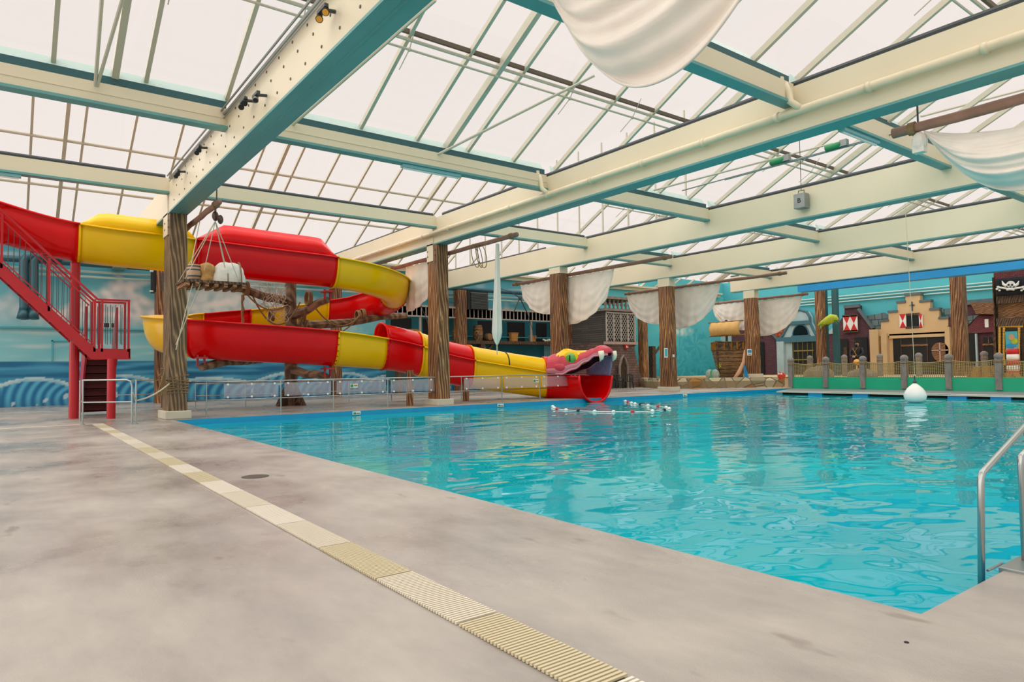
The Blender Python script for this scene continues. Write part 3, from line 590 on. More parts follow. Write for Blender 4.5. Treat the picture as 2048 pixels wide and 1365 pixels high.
for si,(a,b,mt,kd) in enumerate(segs):
    m=MB(); rows=[]
    for i in range(a,min(b,len(CP)-1)+1):
        if kd=='jaw':
            t=(i-a)/(b-a); rows.append(chan(i,'',.66+.3*t*t))
        else: rows.append(chan(i,''))
    m.grid(rows); o=m.obj('flume_section',mt,slide,smooth=True,solid=.025)
    m=MB(); flange(m,a,cov=kd in('cov',) ); sub(m,'flange',mt,o)
    if kd=='jaw':
        m=MB(); m.tube(chan(len(CP)-1,'',.96)[2:-2],.06,8); sub(m,'lip',mt,o,smooth=True)
    if kd in ('g1','g2'):
        m=MB(); rows=[]; hh=.5 if kd=='g1' else .66; ra,rb=(a,b)
        for i in range(ra,rb+1):
            t=(i-ra)/(rb-ra); f=min(1,t*(5 if kd=='g1' else 6)+.02); f=min(f,(1-t)*(6 if kd=='g2' else 99)+.02) ; rows.append(guard(i,hh*f,-1))
        m.grid(rows); m.obj('splash_guard',mt,slide,smooth=True,solid=.025)
    if kd=='cov':
        m=MB(); rows=[cover(i) for i in range(a,b+1)]; m.grid(rows); cv=m.obj('cover',mt,slide,smooth=True,solid=.02)
        if si==10:
            m=MB(); m.tube(cover(a,.62,.67),.05,8); sub(m,'hood_rim','slide_red',cv,smooth=True)
        elif si in(12,13,14) or True:
            m=MB(); q0=cover(b,.62,.675); m.tube(q0,.022,6); sub(m,'seam','seam',cv,smooth=True)
        if si==13:
            i=a+11; q0=cover(i,.61,.67)[8:15]; m=MB(); m.tube(q0,.03,6); sub(m,'seam','black',cv)
# bolts on visible flanges
def boltring(i,name='flange_bolts'):
    m=MB(); d,n=secbasis(i)
    for k,p in enumerate(chan(i,'',.70,.04)[3:-3:1]):
        m.lathe(p-V(.02,0.02,0),[(.018,-.03),(.018,.03)],6,axis='Y')
    m.obj(name,'black',slide)
for i in (85,200,211): boltring(i)
# cover ring before head
m=MB(); rows=[cover(i,.66+.1*(i-266)/10,.7) for i in range(266,276)]; m.grid(rows); m.obj('neck_ring','slide_red',slide,smooth=True,solid=.03)
# brackets and red legs
def bracket(px,py,y,z1=None):
    p=ony(px,py,y); m=MB(); m.box(p+V(-.16,-.3,-.03),p+V(.16,.3,.03)); m.box(p+V(-.14,-.05,-.3),p+V(-.08,.05,.1)); m.box(p+V(.08,-.05,-.3),p+V(.14,.05,.1)); m.obj('bracket','stair_red',slide); return p
b1=bracket(402,716,25.1); b2=bracket(655,738,25); b3=bracket(655,584,25); b4=bracket(1108,797,23.6)
m=MB(); p=V(b4.x,23.6,0); m.box(p+V(-.14,-.14,0),p+V(.14,.14,.25)); m.obj('bracket_foot','dark_wood',slide)
m=MB()
for px,py in ((820,812),(932,803)):
    g=onz(px,py); m.box((g.x-.1,g.y-.1,0),(g.x+.1,g.y+.1,1.0 if px>900 else 1.35))
    m.obj('support_post','column_wood',slide); m=MB()
# ---- snake head (parts of the slide)
HC=catmull([(19.75,23.55,0),(20.25,22.95,0),(20.65,22.25,0),(20.92,21.6,0),(21.08,21.0,0)],8)
def interp(t,ks):
    for (a,va),(b,vb) in zip(ks,ks[1:]):
        if t<=b: f=(t-a)/(b-a); f=f*f*(3-2*f); return va+(vb-va)*f
    return ks[-1][1]
top=[(0,1.86),(.12,1.98),(.26,2.2),(.42,2.1),(.6,2.1),(.72,2.18),(.84,2.3),(.94,2.2),(1,1.98)]
bot=[(0,1.12),(.25,1.08),(.45,1.3),(.65,1.62),(.82,1.86),(1,1.9)]
wid=[(0,.74),(.2,.86),(.35,.88),(.55,.76),(.75,.6),(.9,.5),(1,.2)]
def hsec(t,inner=0):
    N=len(HC)-1; f=t*N; i=min(int(f),N-1); c=HC[i].lerp(HC[i+1],f-i); d=(HC[i+1]-HC[i]).normalized(); n=V(-d.y,d.x,0)
    tp=interp(t,top)-inner; bt=interp(t,bot); w=interp(t,wid)-inner*.6; pts=[]
    for k in range(19):
        a=PI*k/18; x=math.cos(a); z=math.sin(a); x=math.copysign(abs(x)**.7,x); z=abs(z)**.75; pts.append(V(c.x,c.y,0)+n*w*x+V(0,0,bt+(tp-bt)*z))
    return pts,c,d,n
m=MB(); rows=[]; 
rows=[hsec(t/40)[0] for t in range(41)]
nc=19; vs=[p for r in rows for p in r]
for i in range(40):
    for k in range(18):
        t=i/40; cen=abs(k-8.5); mi=0
        if .14<t<.62 and cen<5.5-abs(t-.35)*6: mi=1
        if k in(0,17): mi=2
        m.add([rows[i][k],rows[i][k+1],rows[i+1][k+1],rows[i+1][k]],[(0,1,2,3)],mi)
o=m.obj('snake_upper_jaw',['snake_pink','slide_yellow','snake_lip'],slide,smooth=True,solid=.05)
bm=bmesh.new(); bm.from_mesh(o.data); bmesh.ops.remove_doubles(bm,verts=bm.verts,dist=.001); bmesh.ops.recalc_face_normals(bm,faces=bm.faces); bm.to_mesh(o.data); bm.free(); jaw=o
m=MB(); m.grid([hsec(.1+t/36*.87,.09)[0] for t in range(37)]); sub(m,'palate','snake_mouth',jaw,smooth=True)
for s,e0 in ((0,'near'),(-1,'far')):
    m=MB(); m.tube([hsec(t/40)[0][s] for t in range(6,41)],.045,8); sub(m,'lip',"snake_lip",jaw,smooth=True)
for s in (1,-1):
    pts,c,d,n=hsec(.4); e=V(c.x,c.y,0)+n*(-.72*s)+V(0,0,1.76); rot=Matrix.Rotation(math.atan2(d.y,d.x),3,'Z')
    m=MB(); m.ell(e+V(0,0,.05),(.34,.11,.32),16,10,rot=rot); ey=m.obj('snake_eye_socket','slide_yellow',slide,smooth=True)
    m=MB(); m.ell(e-n*s*.05,(.25,.13,.25),18,12,rot=rot); eb=sub(m,'eyeball','eye_green',ey,smooth=True)
    m=MB(); m.ell(e-n*s*.175,(.035,.02,.15),10,8,rot=rot); sub(m,'pupil','black',ey,smooth=True)
    pts,c,d,n=hsec(.22); q=V(c.x,c.y,1.36)-n*s*.78; m=MB(); m.ell(q,(.38,.14,.22),14,8,rot=rot); m.obj('cheek_bulge','snake_pink',slide,smooth=True)
for t,s in ((.9,-1),(.93,1)):
    pts,c,d,n=hsec(t); q=(pts[-2] if s<0 else pts[1])+d*.05; m=MB(); m.tube([q+V(0,0,.08),q-V(0,0,.1)+d*.03,q-V(0,0,.24)+d*.02,q-V(0,0,.36)-d*.06],[.13,.13,.09,.015],12); m.obj('fang','tooth',slide,smooth=True)
# far cheek membrane
pa=[hsec(t/20)[0][0]-V(0,0,.0) for t in range(9,19)]; ends=[chan(i,'',.92)[2] for i in range(280,290)]
ends=ends[:10]; m=MB(); rows=[]
for a_,b_ in zip(pa,ends): rows.append([a_.lerp(b_,k/8)+V(.05,0,0)*math.sin(PI*k/8) for k in range(9)])
m.grid(rows); m.obj('cheek_membrane','snake_purple',slide,smooth=True,solid=.03)
# orange flag on the yellow section
# ---------------------------------------------------------------- stairs
st=E('stair_tower',(2,25,0),'red steel stair with landing and railings leading up to the slide','staircase')
FY,BY=24.1,24.95
def PF(px,py,y=FY): return ony(px,py,y)
lz=2.15; a=PF(0,527); b=PF(187,697)
sl=(b.z-a.z)/(b.x-a.x); x_end=3.14
for y,nm in ((FY,'near'),(BY,'far')):
    m=MB(); xs=-3.4; za=b.z+sl*(xs-b.x)
    m.prism([(xs,y,za-.3),(b.x-.05,y,b.z-.34),(x_end,y,lz-.32),(x_end,y,lz-.02),(b.x+.05,y,lz),(xs,y,za+.02)],(0,.05,0))
    m.box((xs,y-.04,za-.3),(xs+.01,y+.05,za-.28)); m.obj('stringer','stair_red',st)
m=MB(); k=0; x=b.x-.1
m=MB()
while x>-3.2:
    z=b.z+sl*(x-b.x); m.box((x-.24,FY+.05,z-.12),(x,BY,z-.09)); x-=.26
tr=m.obj('treads','tread_dark',st); tr['kind']='stuff'
m=MB(); m.box((b.x,FY+.05,lz-.1),(x_end,BY+.1,lz-.05)); m.box((b.x,FY-.03,lz-.34),(x_end+.02,FY+.05,lz-.3)); m.obj('landing','stair_red',st)
m=MB(); m.box((x_end-.03,FY,lz-.32),(x_end+.02,BY+.05,lz)); m.obj('end_channel','stair_red',st)
def rail(y,hgt=1.02):
    za=lambda x: b.z+sl*(x-b.x) if x<b.x else lz
    m=MB(); xs=-3.3; m.beam((xs,y,za(xs)+hgt+.45),(b.x+.1,y,lz+1.5),.045,.06); m.beam((b.x+.1,y,lz+1.5),(x_end,y,lz+1.5),.045,.06); m.beam((xs,y,za(xs)+hgt+.25),(b.x-.05,y,lz+1.38),.035,.035)
    m.beam((xs,y,za(xs)+.22),(b.x,y,lz+.12),.03,.03); m.obj('handrail','stair_red',st)
    for px in (-100,0,98,190,205,258):
        x=PF(px,600).x if px>0 else (-.1 if px==0 else -2.0)
        m=MB(); m.box((x-.03,y-.03,za(x)-.1),(x+.03,y+.03,za(x)+1.5-(0 if x>b.x-.2 else .02))); m.obj('rail_post','stair_red',st)
    n=0; x=x_end-.12
    while x>-2.0:
        m=MB(); m.tube([(x,y,za(x)+.14),(x,y,za(x)+1.36-(0 if x>b.x-.1 else .08))],.009,5); m.obj('baluster','dark_rail',st); x-=.135
rail(FY+.03); rail(BY+.0)
for px,y,wd,zt,nm in ((147,24.98,.27,5.0,1),(222,23.97,.24,2.1,2)):
    g=onz(px,838); m=MB(); g=V(PF(px,838,y).x,y,0); m.lathe(g,[(wd/2,0),(wd/2,zt-.18),(wd/2+.0,zt-.18),(.06,zt-.02),(.1,zt),(.1,zt+.07),(.02,zt+.09)] if nm==1 else [(wd/2,0),(wd/2,lz-.32)],16)
    m.obj('steel_post','stair_red',st,smooth=False)
# lower flight
la,lb=2.02,2.86; 
for x in (la,lb):
    m=MB(); m.prism([(x,27.1,0),(x,26.8,0),(x,24.95,lz-.3),(x,24.95,lz+1.35),(x,25.15,lz+1.3),(x,27.1,.7)],(.05,0,0)); m.obj('stringer','stair_red',st)
for k in range(8):
    z=lz-.25*(k+1)+.0; y=25.1+.24*k
    m=MB(); m.box((la+.05,y,z-.05),(lb,y+.26,z)); m.box((la+.05,y,z-.03),(lb,y+.02,z+.2)); m.obj('step','tread_dark',st)
# ---------------------------------------------------------------- central mast with arms
ms=E('slide_mast',(9.25,27.2,0),'weathered timber mast with crooked arms carrying the slide','mast'); mc=V(9.25,27.2,0)
m=MB(); rows=[]
for k in range(19):
    z=.0+6.5*k/18; r=.26-.06*k/18; j=.03*noise.noise(V(z,2,1)); rows.append([mc+V((r+j)*math.cos(a*PI/4+PI/8),(r+j)*math.sin(a*PI/4+PI/8),z) for a in range(9)])
m.grid(rows); m.obj('trunk','arm_wood',ms)
for a in range(4):
    an=a*PI/2+.5; d=V(math.cos(an),math.sin(an),0); n=V(-d.y,d.x,0)*.06; m=MB(); m.prism([mc+d*.2-n,mc+d*.75-n,mc+d*.2+V(0,0,.95)-n],n*2); m.obj('foot_gusset','dark_wood',ms)
def arm(p,q,r0=.21,r1=.14,name='arm'):
    p=Vector(p);q=Vector(q); m=MB(); d=(q-p); n=8; pts=[p+d*(k/n)+V(0,0,.04*math.sin(k*1.3)) for k in range(n+1)]; m.tube(pts,[(r0+(r1-r0)*k/n)*(1.0 if k%2 else .9) for k in range(n+1)],8); return m.obj(name,'arm_wood',ms)
arm(mc+V(0,0,4.15),ony(452,571,25.4)); arm(mc+V(0,0,3.55),b3-V(0,0,.28)); arm(mc+V(0,0,3.1),ony(812,630,28)); arm(mc+V(0,0,2.1),b1-V(0,0,.3)); arm(mc+V(0,0,1.4),b2-V(0,0,.3))
arm(mc+V(0,0,3.0),V(4.5,27.6,2.55)); arm(mc+V(0,0,2.0),V(4.9,27.9,2.3))
m=MB()
for (px,py,y,r) in ((492,577,25.9,.24),(617,597,25.9,.26),(543,632,27,.2),(604,632,27.2,.27),(716,632,27.8,.22),(725,630,27.8,.24)):
    p=ony(px,py,y)
    for k in range(3): m.tube([p+V(k*.05-.05,0,0)+V(0,r*math.cos(t),r*math.sin(t)) for t in [i*2*PI/14 for i in range(14)]],.035,6,closed=True)
m.obj('rope_lashing','rope',ms)
for i,(a,b,sg,y) in enumerate((((500,580),(600,605),1.1,26.2),((620,600),(720,632),.7,26.3),((604,632),(720,630),.8,27.2),((480,570),(575,610),.5,25.8),((720,632),(806,628),.15,27.8))):
    m=MB(); m.tube(catn(ony(*a,y),ony(*b,y+.3),sg),.03,6); tag(m.obj('slack_rope','rope',origin=ony(*a,y)),['long rope swag between the left arm and right arm of the mast','rope swag from the upper right mast arm','rope loop under the middle right mast arm','short rope swag at the upper left mast arm','rope end along the middle right mast arm'][i],'rope')
m=MB()
for (px,a,b2_) in ((485,590,648),(604,640,668),(614,640,660)):
    p=ony(px,a,25.8 if px==485 else 27); q=ony(px,b2_,25.8 if px==485 else 27); m.tube([p.lerp(q,k/8)+V(.02*math.sin(k*2),0,0) for k in range(9)],[.05+.015*math.sin(k*1.9) for k in range(9)],8)
m.obj('hanging_rope','rope',ms)
# fishing net on the mast
m=MB(); random.seed(4)
for k in range(16):
    a=ony(510+random.random()*62,556+random.random()*22,26.2); b_=ony(530+random.random()*38,600+random.random()*42,26.3); m.tube([a.lerp(b_,t/7)+V(.12*math.sin(t*1.1+k),.12*math.cos(t+k),.06*math.sin(t*2+k)) for t in range(8)],.011,4)
for k in range(12):
    c=ony(535+random.random()*30,585+random.random()*50,26.2); m.tube([c+V(.35*math.cos(t)*(.5+k/20),.2*math.sin(t),.25*math.sin(t+k)) for t in [i*2*PI/12 for i in range(12)]],.01,4,closed=True)
o=m.obj('fishing_net','rope_light',origin=ony(550,600,26.2)); tag(o,'tangled pale fishing net draped from the mast arm','net')
# ---------------------------------------------------------------- hanging cargo platform
PYc=20.4; pl=ony(366,563,PYc); pr=ony(493,575,PYc)
root=E('cargo_platform',(pl+pr)/2,'wooden cargo platform hanging on ropes beside the first pillar','platform'); zt=pl.z+.06
m=MB()
for k in range(6): m.box((pl.x,PYc-.1+k*.2,zt-.07),(pr.x,PYc+.07+k*.2,zt))
m.obj('deck_boards','dark_wood',root); m=MB()
for k in range(7): x=pl.x+.1+(pr.x-pl.x-.2)*k/6; m.box((x-.05,PYc-.12,zt-.17),(x+.05,PYc+1.1,zt-.07))
m.obj('cross_boards','plank_wood',root)
tk=onx(432,428,SPX[0]); tk=V(SPX[0],19.75,5.55)
m=MB()
for p in (V(pl.x+.05,PYc,zt),V(pl.x+.05,PYc+1,zt),V(pr.x-.2,PYc,zt),V(pr.x-.2,PYc+1,zt),V(pl.x+.55,PYc,zt+.3),V(pr.x-.6,PYc,zt+.4)): m.tube([tk,p],.012,5)
m.obj('sling_ropes','rope_light',root)
m=MB(); m.tube([V(SPX[0],21.6,5.9),V(pl.x+.2,PYc+.4,zt)],.014,5); m.tube([V(pl.x+.25,PYc,zt-.1),onx(352,700,GX[0]-.05)],.014,5); m.tube([V(pl.x+.45,PYc,zt-.1),onx(352,690,GX[0]-.05)],.014,5); m.obj('guy_ropes','rope_light',root)
m=MB(); m.ell(tk+V(0,0,.14),(.09,.07,.14),10,8); m.ell(tk+V(.12,-.05,.05),(.08,.06,.13),10,8); m.tube([tk+V(0,0,.2),tk+V(0,0,.4)],.03,6); o=m.obj('tackle_block','dark_wood',origin=tk); tag(o,'wooden tackle blocks hanging from the first yard pole','pulley')
def barrel(c,r,h,label,mt='barrel_wood',axis='Z',grp=None,name='barrel'):
    root=E(name,c,label,'barrel',grp); N=9; prof=[(r*(.8+.2*math.sin(PI*k/(N-1))),h*k/(N-1)) for k in range(N)]
    m=MB(); m.lathe(c,prof,18,axis=axis); sharp(m.obj('staves',mt,root)); 
    for f in (.12,.32,.68,.88):
        rr=r*(.8+.2*math.sin(PI*f))+.008; m=MB(); 
        if axis=='Z': cc=Vector(c)+V(0,0,h*f-.02); 
        elif axis=='X': cc=Vector(c)+V(h*f-.02,0,0)
        else: cc=Vector(c)+V(0,h*f-.02,0)
        m.lathe(cc,[(rr,0),(rr,.04)],18,axis=axis); m.obj('hoop','dark_rail',root)
    return root
s_=PYc/1354*1.0
p=ony(388,560,PYc+.5); p.z=zt; barrel(p,.2,.5,'small wooden keg on the hanging platform','keg_pale')
p=ony(414,560,PYc+.45); p.z=zt; m=MB(); rows=[]
for k in range(11):
    z=.58*k/10; r=.2*(1+.1*math.sin(k*1.3))*(1 if k<8 else 1.12 if k==8 else .9 if k==9 else .2); rows.append([p+V(r*math.cos(a*PI/8)*(1+.07*math.sin(a*3+k)),r*math.sin(a*PI/8)*(1+.06*math.sin(a*2+k)),z) for a in range(17)])
m.grid(rows); tag(m.obj('burlap_sack','burlap',origin=p,smooth=True),'tan burlap sack standing on the hanging platform','sack')
p=ony(457,560,PYc+.4); p.z=zt; root=E('white_bundle',p,'large white cloth bundle tied with rope on the hanging platform','bundle'); m=MB(); rows=[]
for k in range(13):
    t=k/12; z=.6*math.sin(t*PI/2); r=.46*math.cos(t*PI/2)**.45*(1+.0); rows.append([p+V(r*math.cos(a*PI/10)*(1+.06*math.sin(a*3+k*.7)),r*.8*math.sin(a*PI/10),z*(1+.04*math.sin(a*2))) for a in range(21)])
m.grid(rows); m.obj('cloth','bundle',root,smooth=True); m=MB()
for dx in (-.1,.28): m.tube([p+V(dx,-.36*math.cos(t)*.98,.02+.62*abs(math.sin(t))) for t in [PI*i/10 for i in range(11)]],.02,5)
m.obj('cord','rope',root)
# rope wrapped on first pillar
cx_=GX[0]; m=MB(); y0,y1=CYS[0]
for k in range(9):
    z=.78+.055*k+.02*math.sin(k*3); o_=.05; j=.12*math.sin(k*1.7); m.tube([(cx_-o_,y0-o_,z),(cx_+.46+o_,y0-o_,z+j),(cx_+.46+o_,y1+o_,z),(cx_-o_,y1+o_,z-j)],.022,6,closed=True)
for k in range(5): m.tube([(cx_-.08-.05*k,y0-.02*k,2.1-.2*k),(cx_-.14,y0-.05-.03*k,1.5),(cx_-.1-.06*k,y0-.08,.7)],.02,6)
tag(m.obj('wrapped_rope','rope',origin=(cx_,y0,.8)),'brown ropes wound around the foot of the first pillar','rope')
m=MB(); m.tube([V(2.78,20.83,.86)]+catn((2.8,20.85,.62),(cx_-.02,y0-.08,1.05),.1)[1:],.022,6); tag(m.obj('barrier_rope','rope_light',origin=(2.8,20.85,.6)),'white barrier rope from the short railing to the first pillar','rope')
# ---------------------------------------------------------------- railings
def fence(xs,y,label,h=1.07,panels=(),x0=None,x1=None,mid=.5,name='railing'):
    root=E(name,(xs[0],y,0),label,'railing'); x0=x0 if x0 is not None else xs[0]; x1=x1 if x1 is not None else xs[-1]
    m=MB(); m.tube([(x0,y,h),(x1-.1,y,h),(x1,y,h-.1),(x1,y,0)],.022,8); m.obj('top_rail','steel',root,smooth=True)
    m=MB(); m.tube([(x0,y,mid),(x1,y,mid)],.018,8); m.obj('middle_rail','steel',root,smooth=True)
    for x in xs: m=MB(); m.tube([(x,y,0),(x,y,h)],.02,8); m.lathe((x,y,0),[(.05,0),(.05,.012)],10); m.obj('rail_post','steel',root)
    for a,b in panels:
        m=MB(); m.box((a,y-.006-.03,mid+.06),(b,y+.006-.03,h-.07)); p_=m.obj('glass_panel','frost_glass',root); m=MB()
        for x in (a+.12,(a+b)/2,b-.12):
            for z in (mid+.08,h-.09): m.lathe((x,y-.055,z),[(.0,0),(.035,0),(.035,.03)],8,axis='Y')
        sub(m,'clips','white',p_)
    return root
FYY=22.5
fx=[ony(px,800,FYY).x for px in (413,562,667,776,874,923,1004,1080,1151)]
fence(fx,FYY,'long steel railing with frosted glass panels along the pool edge',panels=[(fx[0]+.5,fx[1]-.1),(fx[1]+.1,fx[2]-.1),(fx[2]+.1,fx[3]-.1),(fx[3]+.1,fx[4]-.15),(fx[5]+.1,fx[6]-.1),(fx[6]+.1,fx[7]-.1),(fx[7]+.1,fx[8]-.15)],x0=GX[0]+.5)
m=MB(); m.tube([(fx[8]+.25,FYY,0),(fx[8]+.25,FYY,1.02)],.03,8); tag(m.obj('railing_end_post','steel',origin=(fx[8]+.25,FYY,0)),'separate steel post at the snake end of the railing','post')
bx=[ony(px,800,27.3).x for px in (391,491,698,783)]
fence(bx,27.3,'low steel railing standing behind under the slide',h=.95)
root=E('short_railing',(1.72,21.73,0),'short steel corner railing in front of the red stairs','railing')
A=V(1.8,23.6,0);B_=V(1.72,21.75,0);D_=V(2.78,20.85,0); z=V(0,0,1.2)
m=MB(); m.tube([A+z,B_+z,D_+z-(D_-B_).normalized()*.15,D_+z-V(0,0,.05)-(D_-B_).normalized()*.04,D_+z-V(0,0,.2),D_],.024,8); m.obj('top_rail','steel',root,smooth=False)
m=MB(); m.tube([A+z*.5,B_+z*.5,D_+z*.5],.02,8); m.obj('middle_rail','steel',root)
for p in (A,B_,D_+V(.1,.05,0)): m=MB(); m.tube([p,p+z*(1 if p is not None else 1)],.022,8); m.lathe(p,[(.06,0),(.06,.012)],10); m.obj('rail_post','steel',root)
root=E('wall_railing',(5.2,33,0),'steel hand railing close to the painted wall behind the first pillar','railing')
a=ony(238,762,30);b=ony(325,760,30); m=MB(); m.tube([V(a.x-1.5,30,1.1),V(b.x,30,1.1)],.022,6); m.tube([V(a.x-1.5,30,.55),V(b.x,30,.55)],.018,6); m.obj('rails','steel',root); m=MB(); m.tube([(b.x,30,0),(b.x,30,2.6)],.05,8); m.obj('post','rail_brown',root)
# pool edge depth signs
for (px,py,l) in ((713,832,'left'),(1001,817,'middle'),(1370,790,'right')):
    p=ony(px,py,PY1-.03); m=MB(); m.box((p.x-.14,PY1-.05,-.13),(p.x+.14,PY1-.0,-.02),0); m.box((p.x-.12,PY1-.056,-.11),(p.x-.02,PY1-.05,-.05),1); m.box((p.x+.0,PY1-.056,-.1),(p.x+.11,PY1-.05,-.07),2); tag(m.obj('edge_marker',['white','sign_green','gold'],origin=(p.x,PY1,-.05)),'small white marker plate on the far pool edge, %s one'%l,'sign')
for (px,py,l) in ((708,772,'left'),(1072,762,'right')):
    p=ony(px,py,FYY-.07); m=MB(); m.box(p-V(.14,.005,.07),p+V(.14,.005,.07),0); m.box(p+V(-.13,-.012,-.05),p+V(-.03,-.005,.05),1); m.box(p+V(0,-.012,-.02),p+V(.12,-.005,.03),2); tag(m.obj('panel_sign',['white','sign_green','gold'],origin=p),'small white sign on the glass panel, %s one'%l,'sign')
# float line
root=E('float_line',(19,19.4,WL),'looped rope line with white and red floats around the slide mouth','float line')
pts=[onz(*p,WL+.02) for p in ((1104,812),(1112,818),(1140,821),(1175,823),(1215,824),(1265,824),(1305,823),(1337,819),(1330,815),(1300,812),(1270,808),(1247,802))]
cp=catmull(pts,8); m=MB(); m.tube(cp,.012,5); m.obj('line','white',root)
dist=0; last=cp[0]; k=0
for p in cp:
    dist+=(p-last).length; last=p
    if dist>.62:
        dist=0; m=MB(); m.ell(p,(.07,.07,.06),10,6); m.obj('float',('white','white','red','white','dark')[k%5],root,smooth=True); k+=1
# ---------------------------------------------------------------- wall fittings
def W(px,py,y=35.6): return ony(px,py,y)
a=W(0,517); b=W(1110,580); m=MB(); m.tube([(-8,35.6,a.z),(33,35.6,a.z+.1)],.14,12); tag(m.obj('wall_pipe','duct',origin=(10,35.6,a.z)),'thick dark teal pipe running high along the painted wall','pipe')
m=MB()
for dz in (.32,.55): m.tube([(-8,35.9,a.z-dz),(33,35.9,a.z-dz+.1)],.06,8)
tag(m.obj('wall_pipe','gutter_teal',origin=(10,35.9,a.z-.4)),'pair of thin pale pipes below the thick wall pipe','pipe')
for i,px in enumerate((48,68)):
    t=W(px,516,35.2); q=W(px,638,35.2); m=MB(); r=.17
    m.tube([t+V(1.0,.1,.12),t+V(.35,0,.12),t+V(.1,0,.05),t+V(0,0,-.15),q+V(0,0,.5),q+V(-.02,0,.35)],r,12); m.tube([q+V(-.02,0,.36),q+V(-.04,-.05,.0)],[r,r*1.35],12); tag(m.obj('air_duct','duct',origin=q,smooth=True),'dark bent air duct on the sea wall, %s of the pair'%('left' if i==0 else 'right'),'duct')
for (a_,b_,l) in (((306,542),(333,586),'half hidden by the first pillar'),((930,583),(972,621),'between the second pillar and furled sail')):
    p=W(*a_,35);q=W(*b_,35); root=E('wall_heater',(p.x,35,q.z),'dark louvred heater box on the wall '+l,'heater'); m=MB(); m.box((p.x,34.75,q.z),(q.x,35.6,p.z)); m.obj('case','dark',root)
    m=MB(); n=14
    for k in range(n): z=q.z+.06+(p.z-q.z-.1)*k/n; m.prism([(p.x+.25,34.75,z),(p.x+.25,34.68,z-.02),(p.x+.25,34.69,z+.01),(p.x+.25,34.75,z+.05)],(q.x-p.x-.3,0,0))
    m.obj('louvres','slat_metal',root); m=MB()
    for z in (q.z+.03,p.z-.04): m.tube([(p.x-.15,34.9,z),(p.x+.15,34.9,z)],.04,6)
    m.obj('connection_pipes','white',root)
p=W(214,651,36.2); root=E('wall_sign',p,'small pale sign with dark symbols seen through the stair railing','sign'); m=MB(); m.box(p-V(.36,.02,.14),p+V(.36,.02,.14)); m.obj('plate','gutter_teal',root); m=MB()
for dx,wd in ((-.24,.14),(-.02,.2),(.22,.1)): m.box(p+V(dx-wd/2,-.03,-.1),p+V(dx+wd/2,-.02,.1)); 
m.obj('symbols','dark',root)['kind']='stuff'
# ---- gallery
gz=W(899,681,35).z; gx0,gx1=W(792,680,35).x,36.3
root=E('gallery',(24,35,gz),'long wooden gallery shelf with trellis and dark openings on the wall','gallery')
m=MB(); m.box((gx0,34.95,gz-.2),(31.0,WY-.02,gz)); m.box((34.2,34.95,gz-.2),(gx1+1.5,WY-.02,gz)); m.obj('shelf','dark_wood',root)
m=MB(); m.box((gx0,WY-.06,gz),(gx1+1.5,WY-.0,gz+2.0)); m.obj('back_panel','teal_dark',root)
m=MB(); random.seed(9)
x=gx0+.3
while x<gx1+1:
    wd=random.uniform(.9,1.9); m=MB(); m.box((x,WY-.09,gz+.05),(x+wd,WY-.06,gz+1.35)); m.obj('dark_opening','dark',root); x+=wd+random.uniform(.5,1.3)
tz0=W(1000,639,35.0).z; tz1=W(1000,620,35.0).z
for (xa,xb) in ((gx0,30.8),(34.3,gx1+1.4)):
    m=MB(); m.box((xa,34.97,tz1-.06),(xb,35.06,tz1+.05)); m.box((xa,34.97,tz0-.05),(xb,35.05,tz0+.03)); m.box((xa,35.3,tz0),(xb,35.32,tz1)); 
    t_=m.obj('trellis_rails','trellis',root); m=MB(); x=xa+.1
    while x<xb: m.box((x,34.99,tz0),(x+.05,35.04,tz1)); x+=.31
    sub(m,'trellis_bars','trellis',t_)
m=MB()
for x in (W(841,640,35).x,W(1063,650,35).x,33.9,W(1352,700,35).x): m.box((x-.06,35.0,gz),(x+.06,35.1,tz0))
m.obj('post','trellis',root)
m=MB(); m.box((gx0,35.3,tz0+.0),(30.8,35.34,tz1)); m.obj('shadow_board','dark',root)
for x in (gx0+.3,24,W(1309,730,35).x): m=MB(); m.box((x-.18,35.0,0),(x+.18,35.4,gz-.2)); m.beam((x+.9,35.2,gz-.2),(x+.1,35.2,gz-.95),.14,.14) ; m.obj('support','dark_wood',root)
m=MB(); m.box((gx0,WY-.03,.5),(30,WY,gz-.2)); m.obj('under_panel','teal_dark',root)
def G(px): p=W(px,680,35.4); return V(p.x,35.45,gz)
for (px,r,h,l) in ((912,.22,.75,'wooden barrel on the gallery left of the thick post'),(886,.22,1.15,'tall stacked barrel on the gallery beside the second pillar'),(957,.32,1.0,'tall dark barrel on the gallery below the heater')): barrel(G(px),r,h,l)
root=barrel(G(977)+V(0,-.25,.26),.26,.5,'barrel lying end on beside the tall dark barrel',axis='Y')
pb=W(1188,672,35.2); barrel(V(pb.x-.95,35.25,gz+.36),.36,1.5,'large tan barrel lying on the gallery next to the tower','barrel_tan',axis='X')
def basket(c,w,h,label,name='basket'):
    root=E(name,c,label,'basket'); m=MB(); rows=[]
    for k in range(8):
        z=h*k/7; r=w/2*(.8+.2*k/7)*(1+.02*(k%2)); rows.append([c+V(math.copysign(abs(math.cos(a*PI/10))**.5,math.cos(a*PI/10))*r,math.copysign(abs(math.sin(a*PI/10))**.5,math.sin(a*PI/10))*r*.7,z) for a in range(21)])
    rows.append([p*.92+c*.08-V(0,0,.0) for p in rows[-1]]); rows.append([p-V(0,0,.15) for p in rows[-1]]); m.grid(rows); m.obj('weave','wicker',root)
    m=MB(); m.tube(rows[7][:-1],.03,6,closed=True); m.obj('rim','wicker',root)
    return root
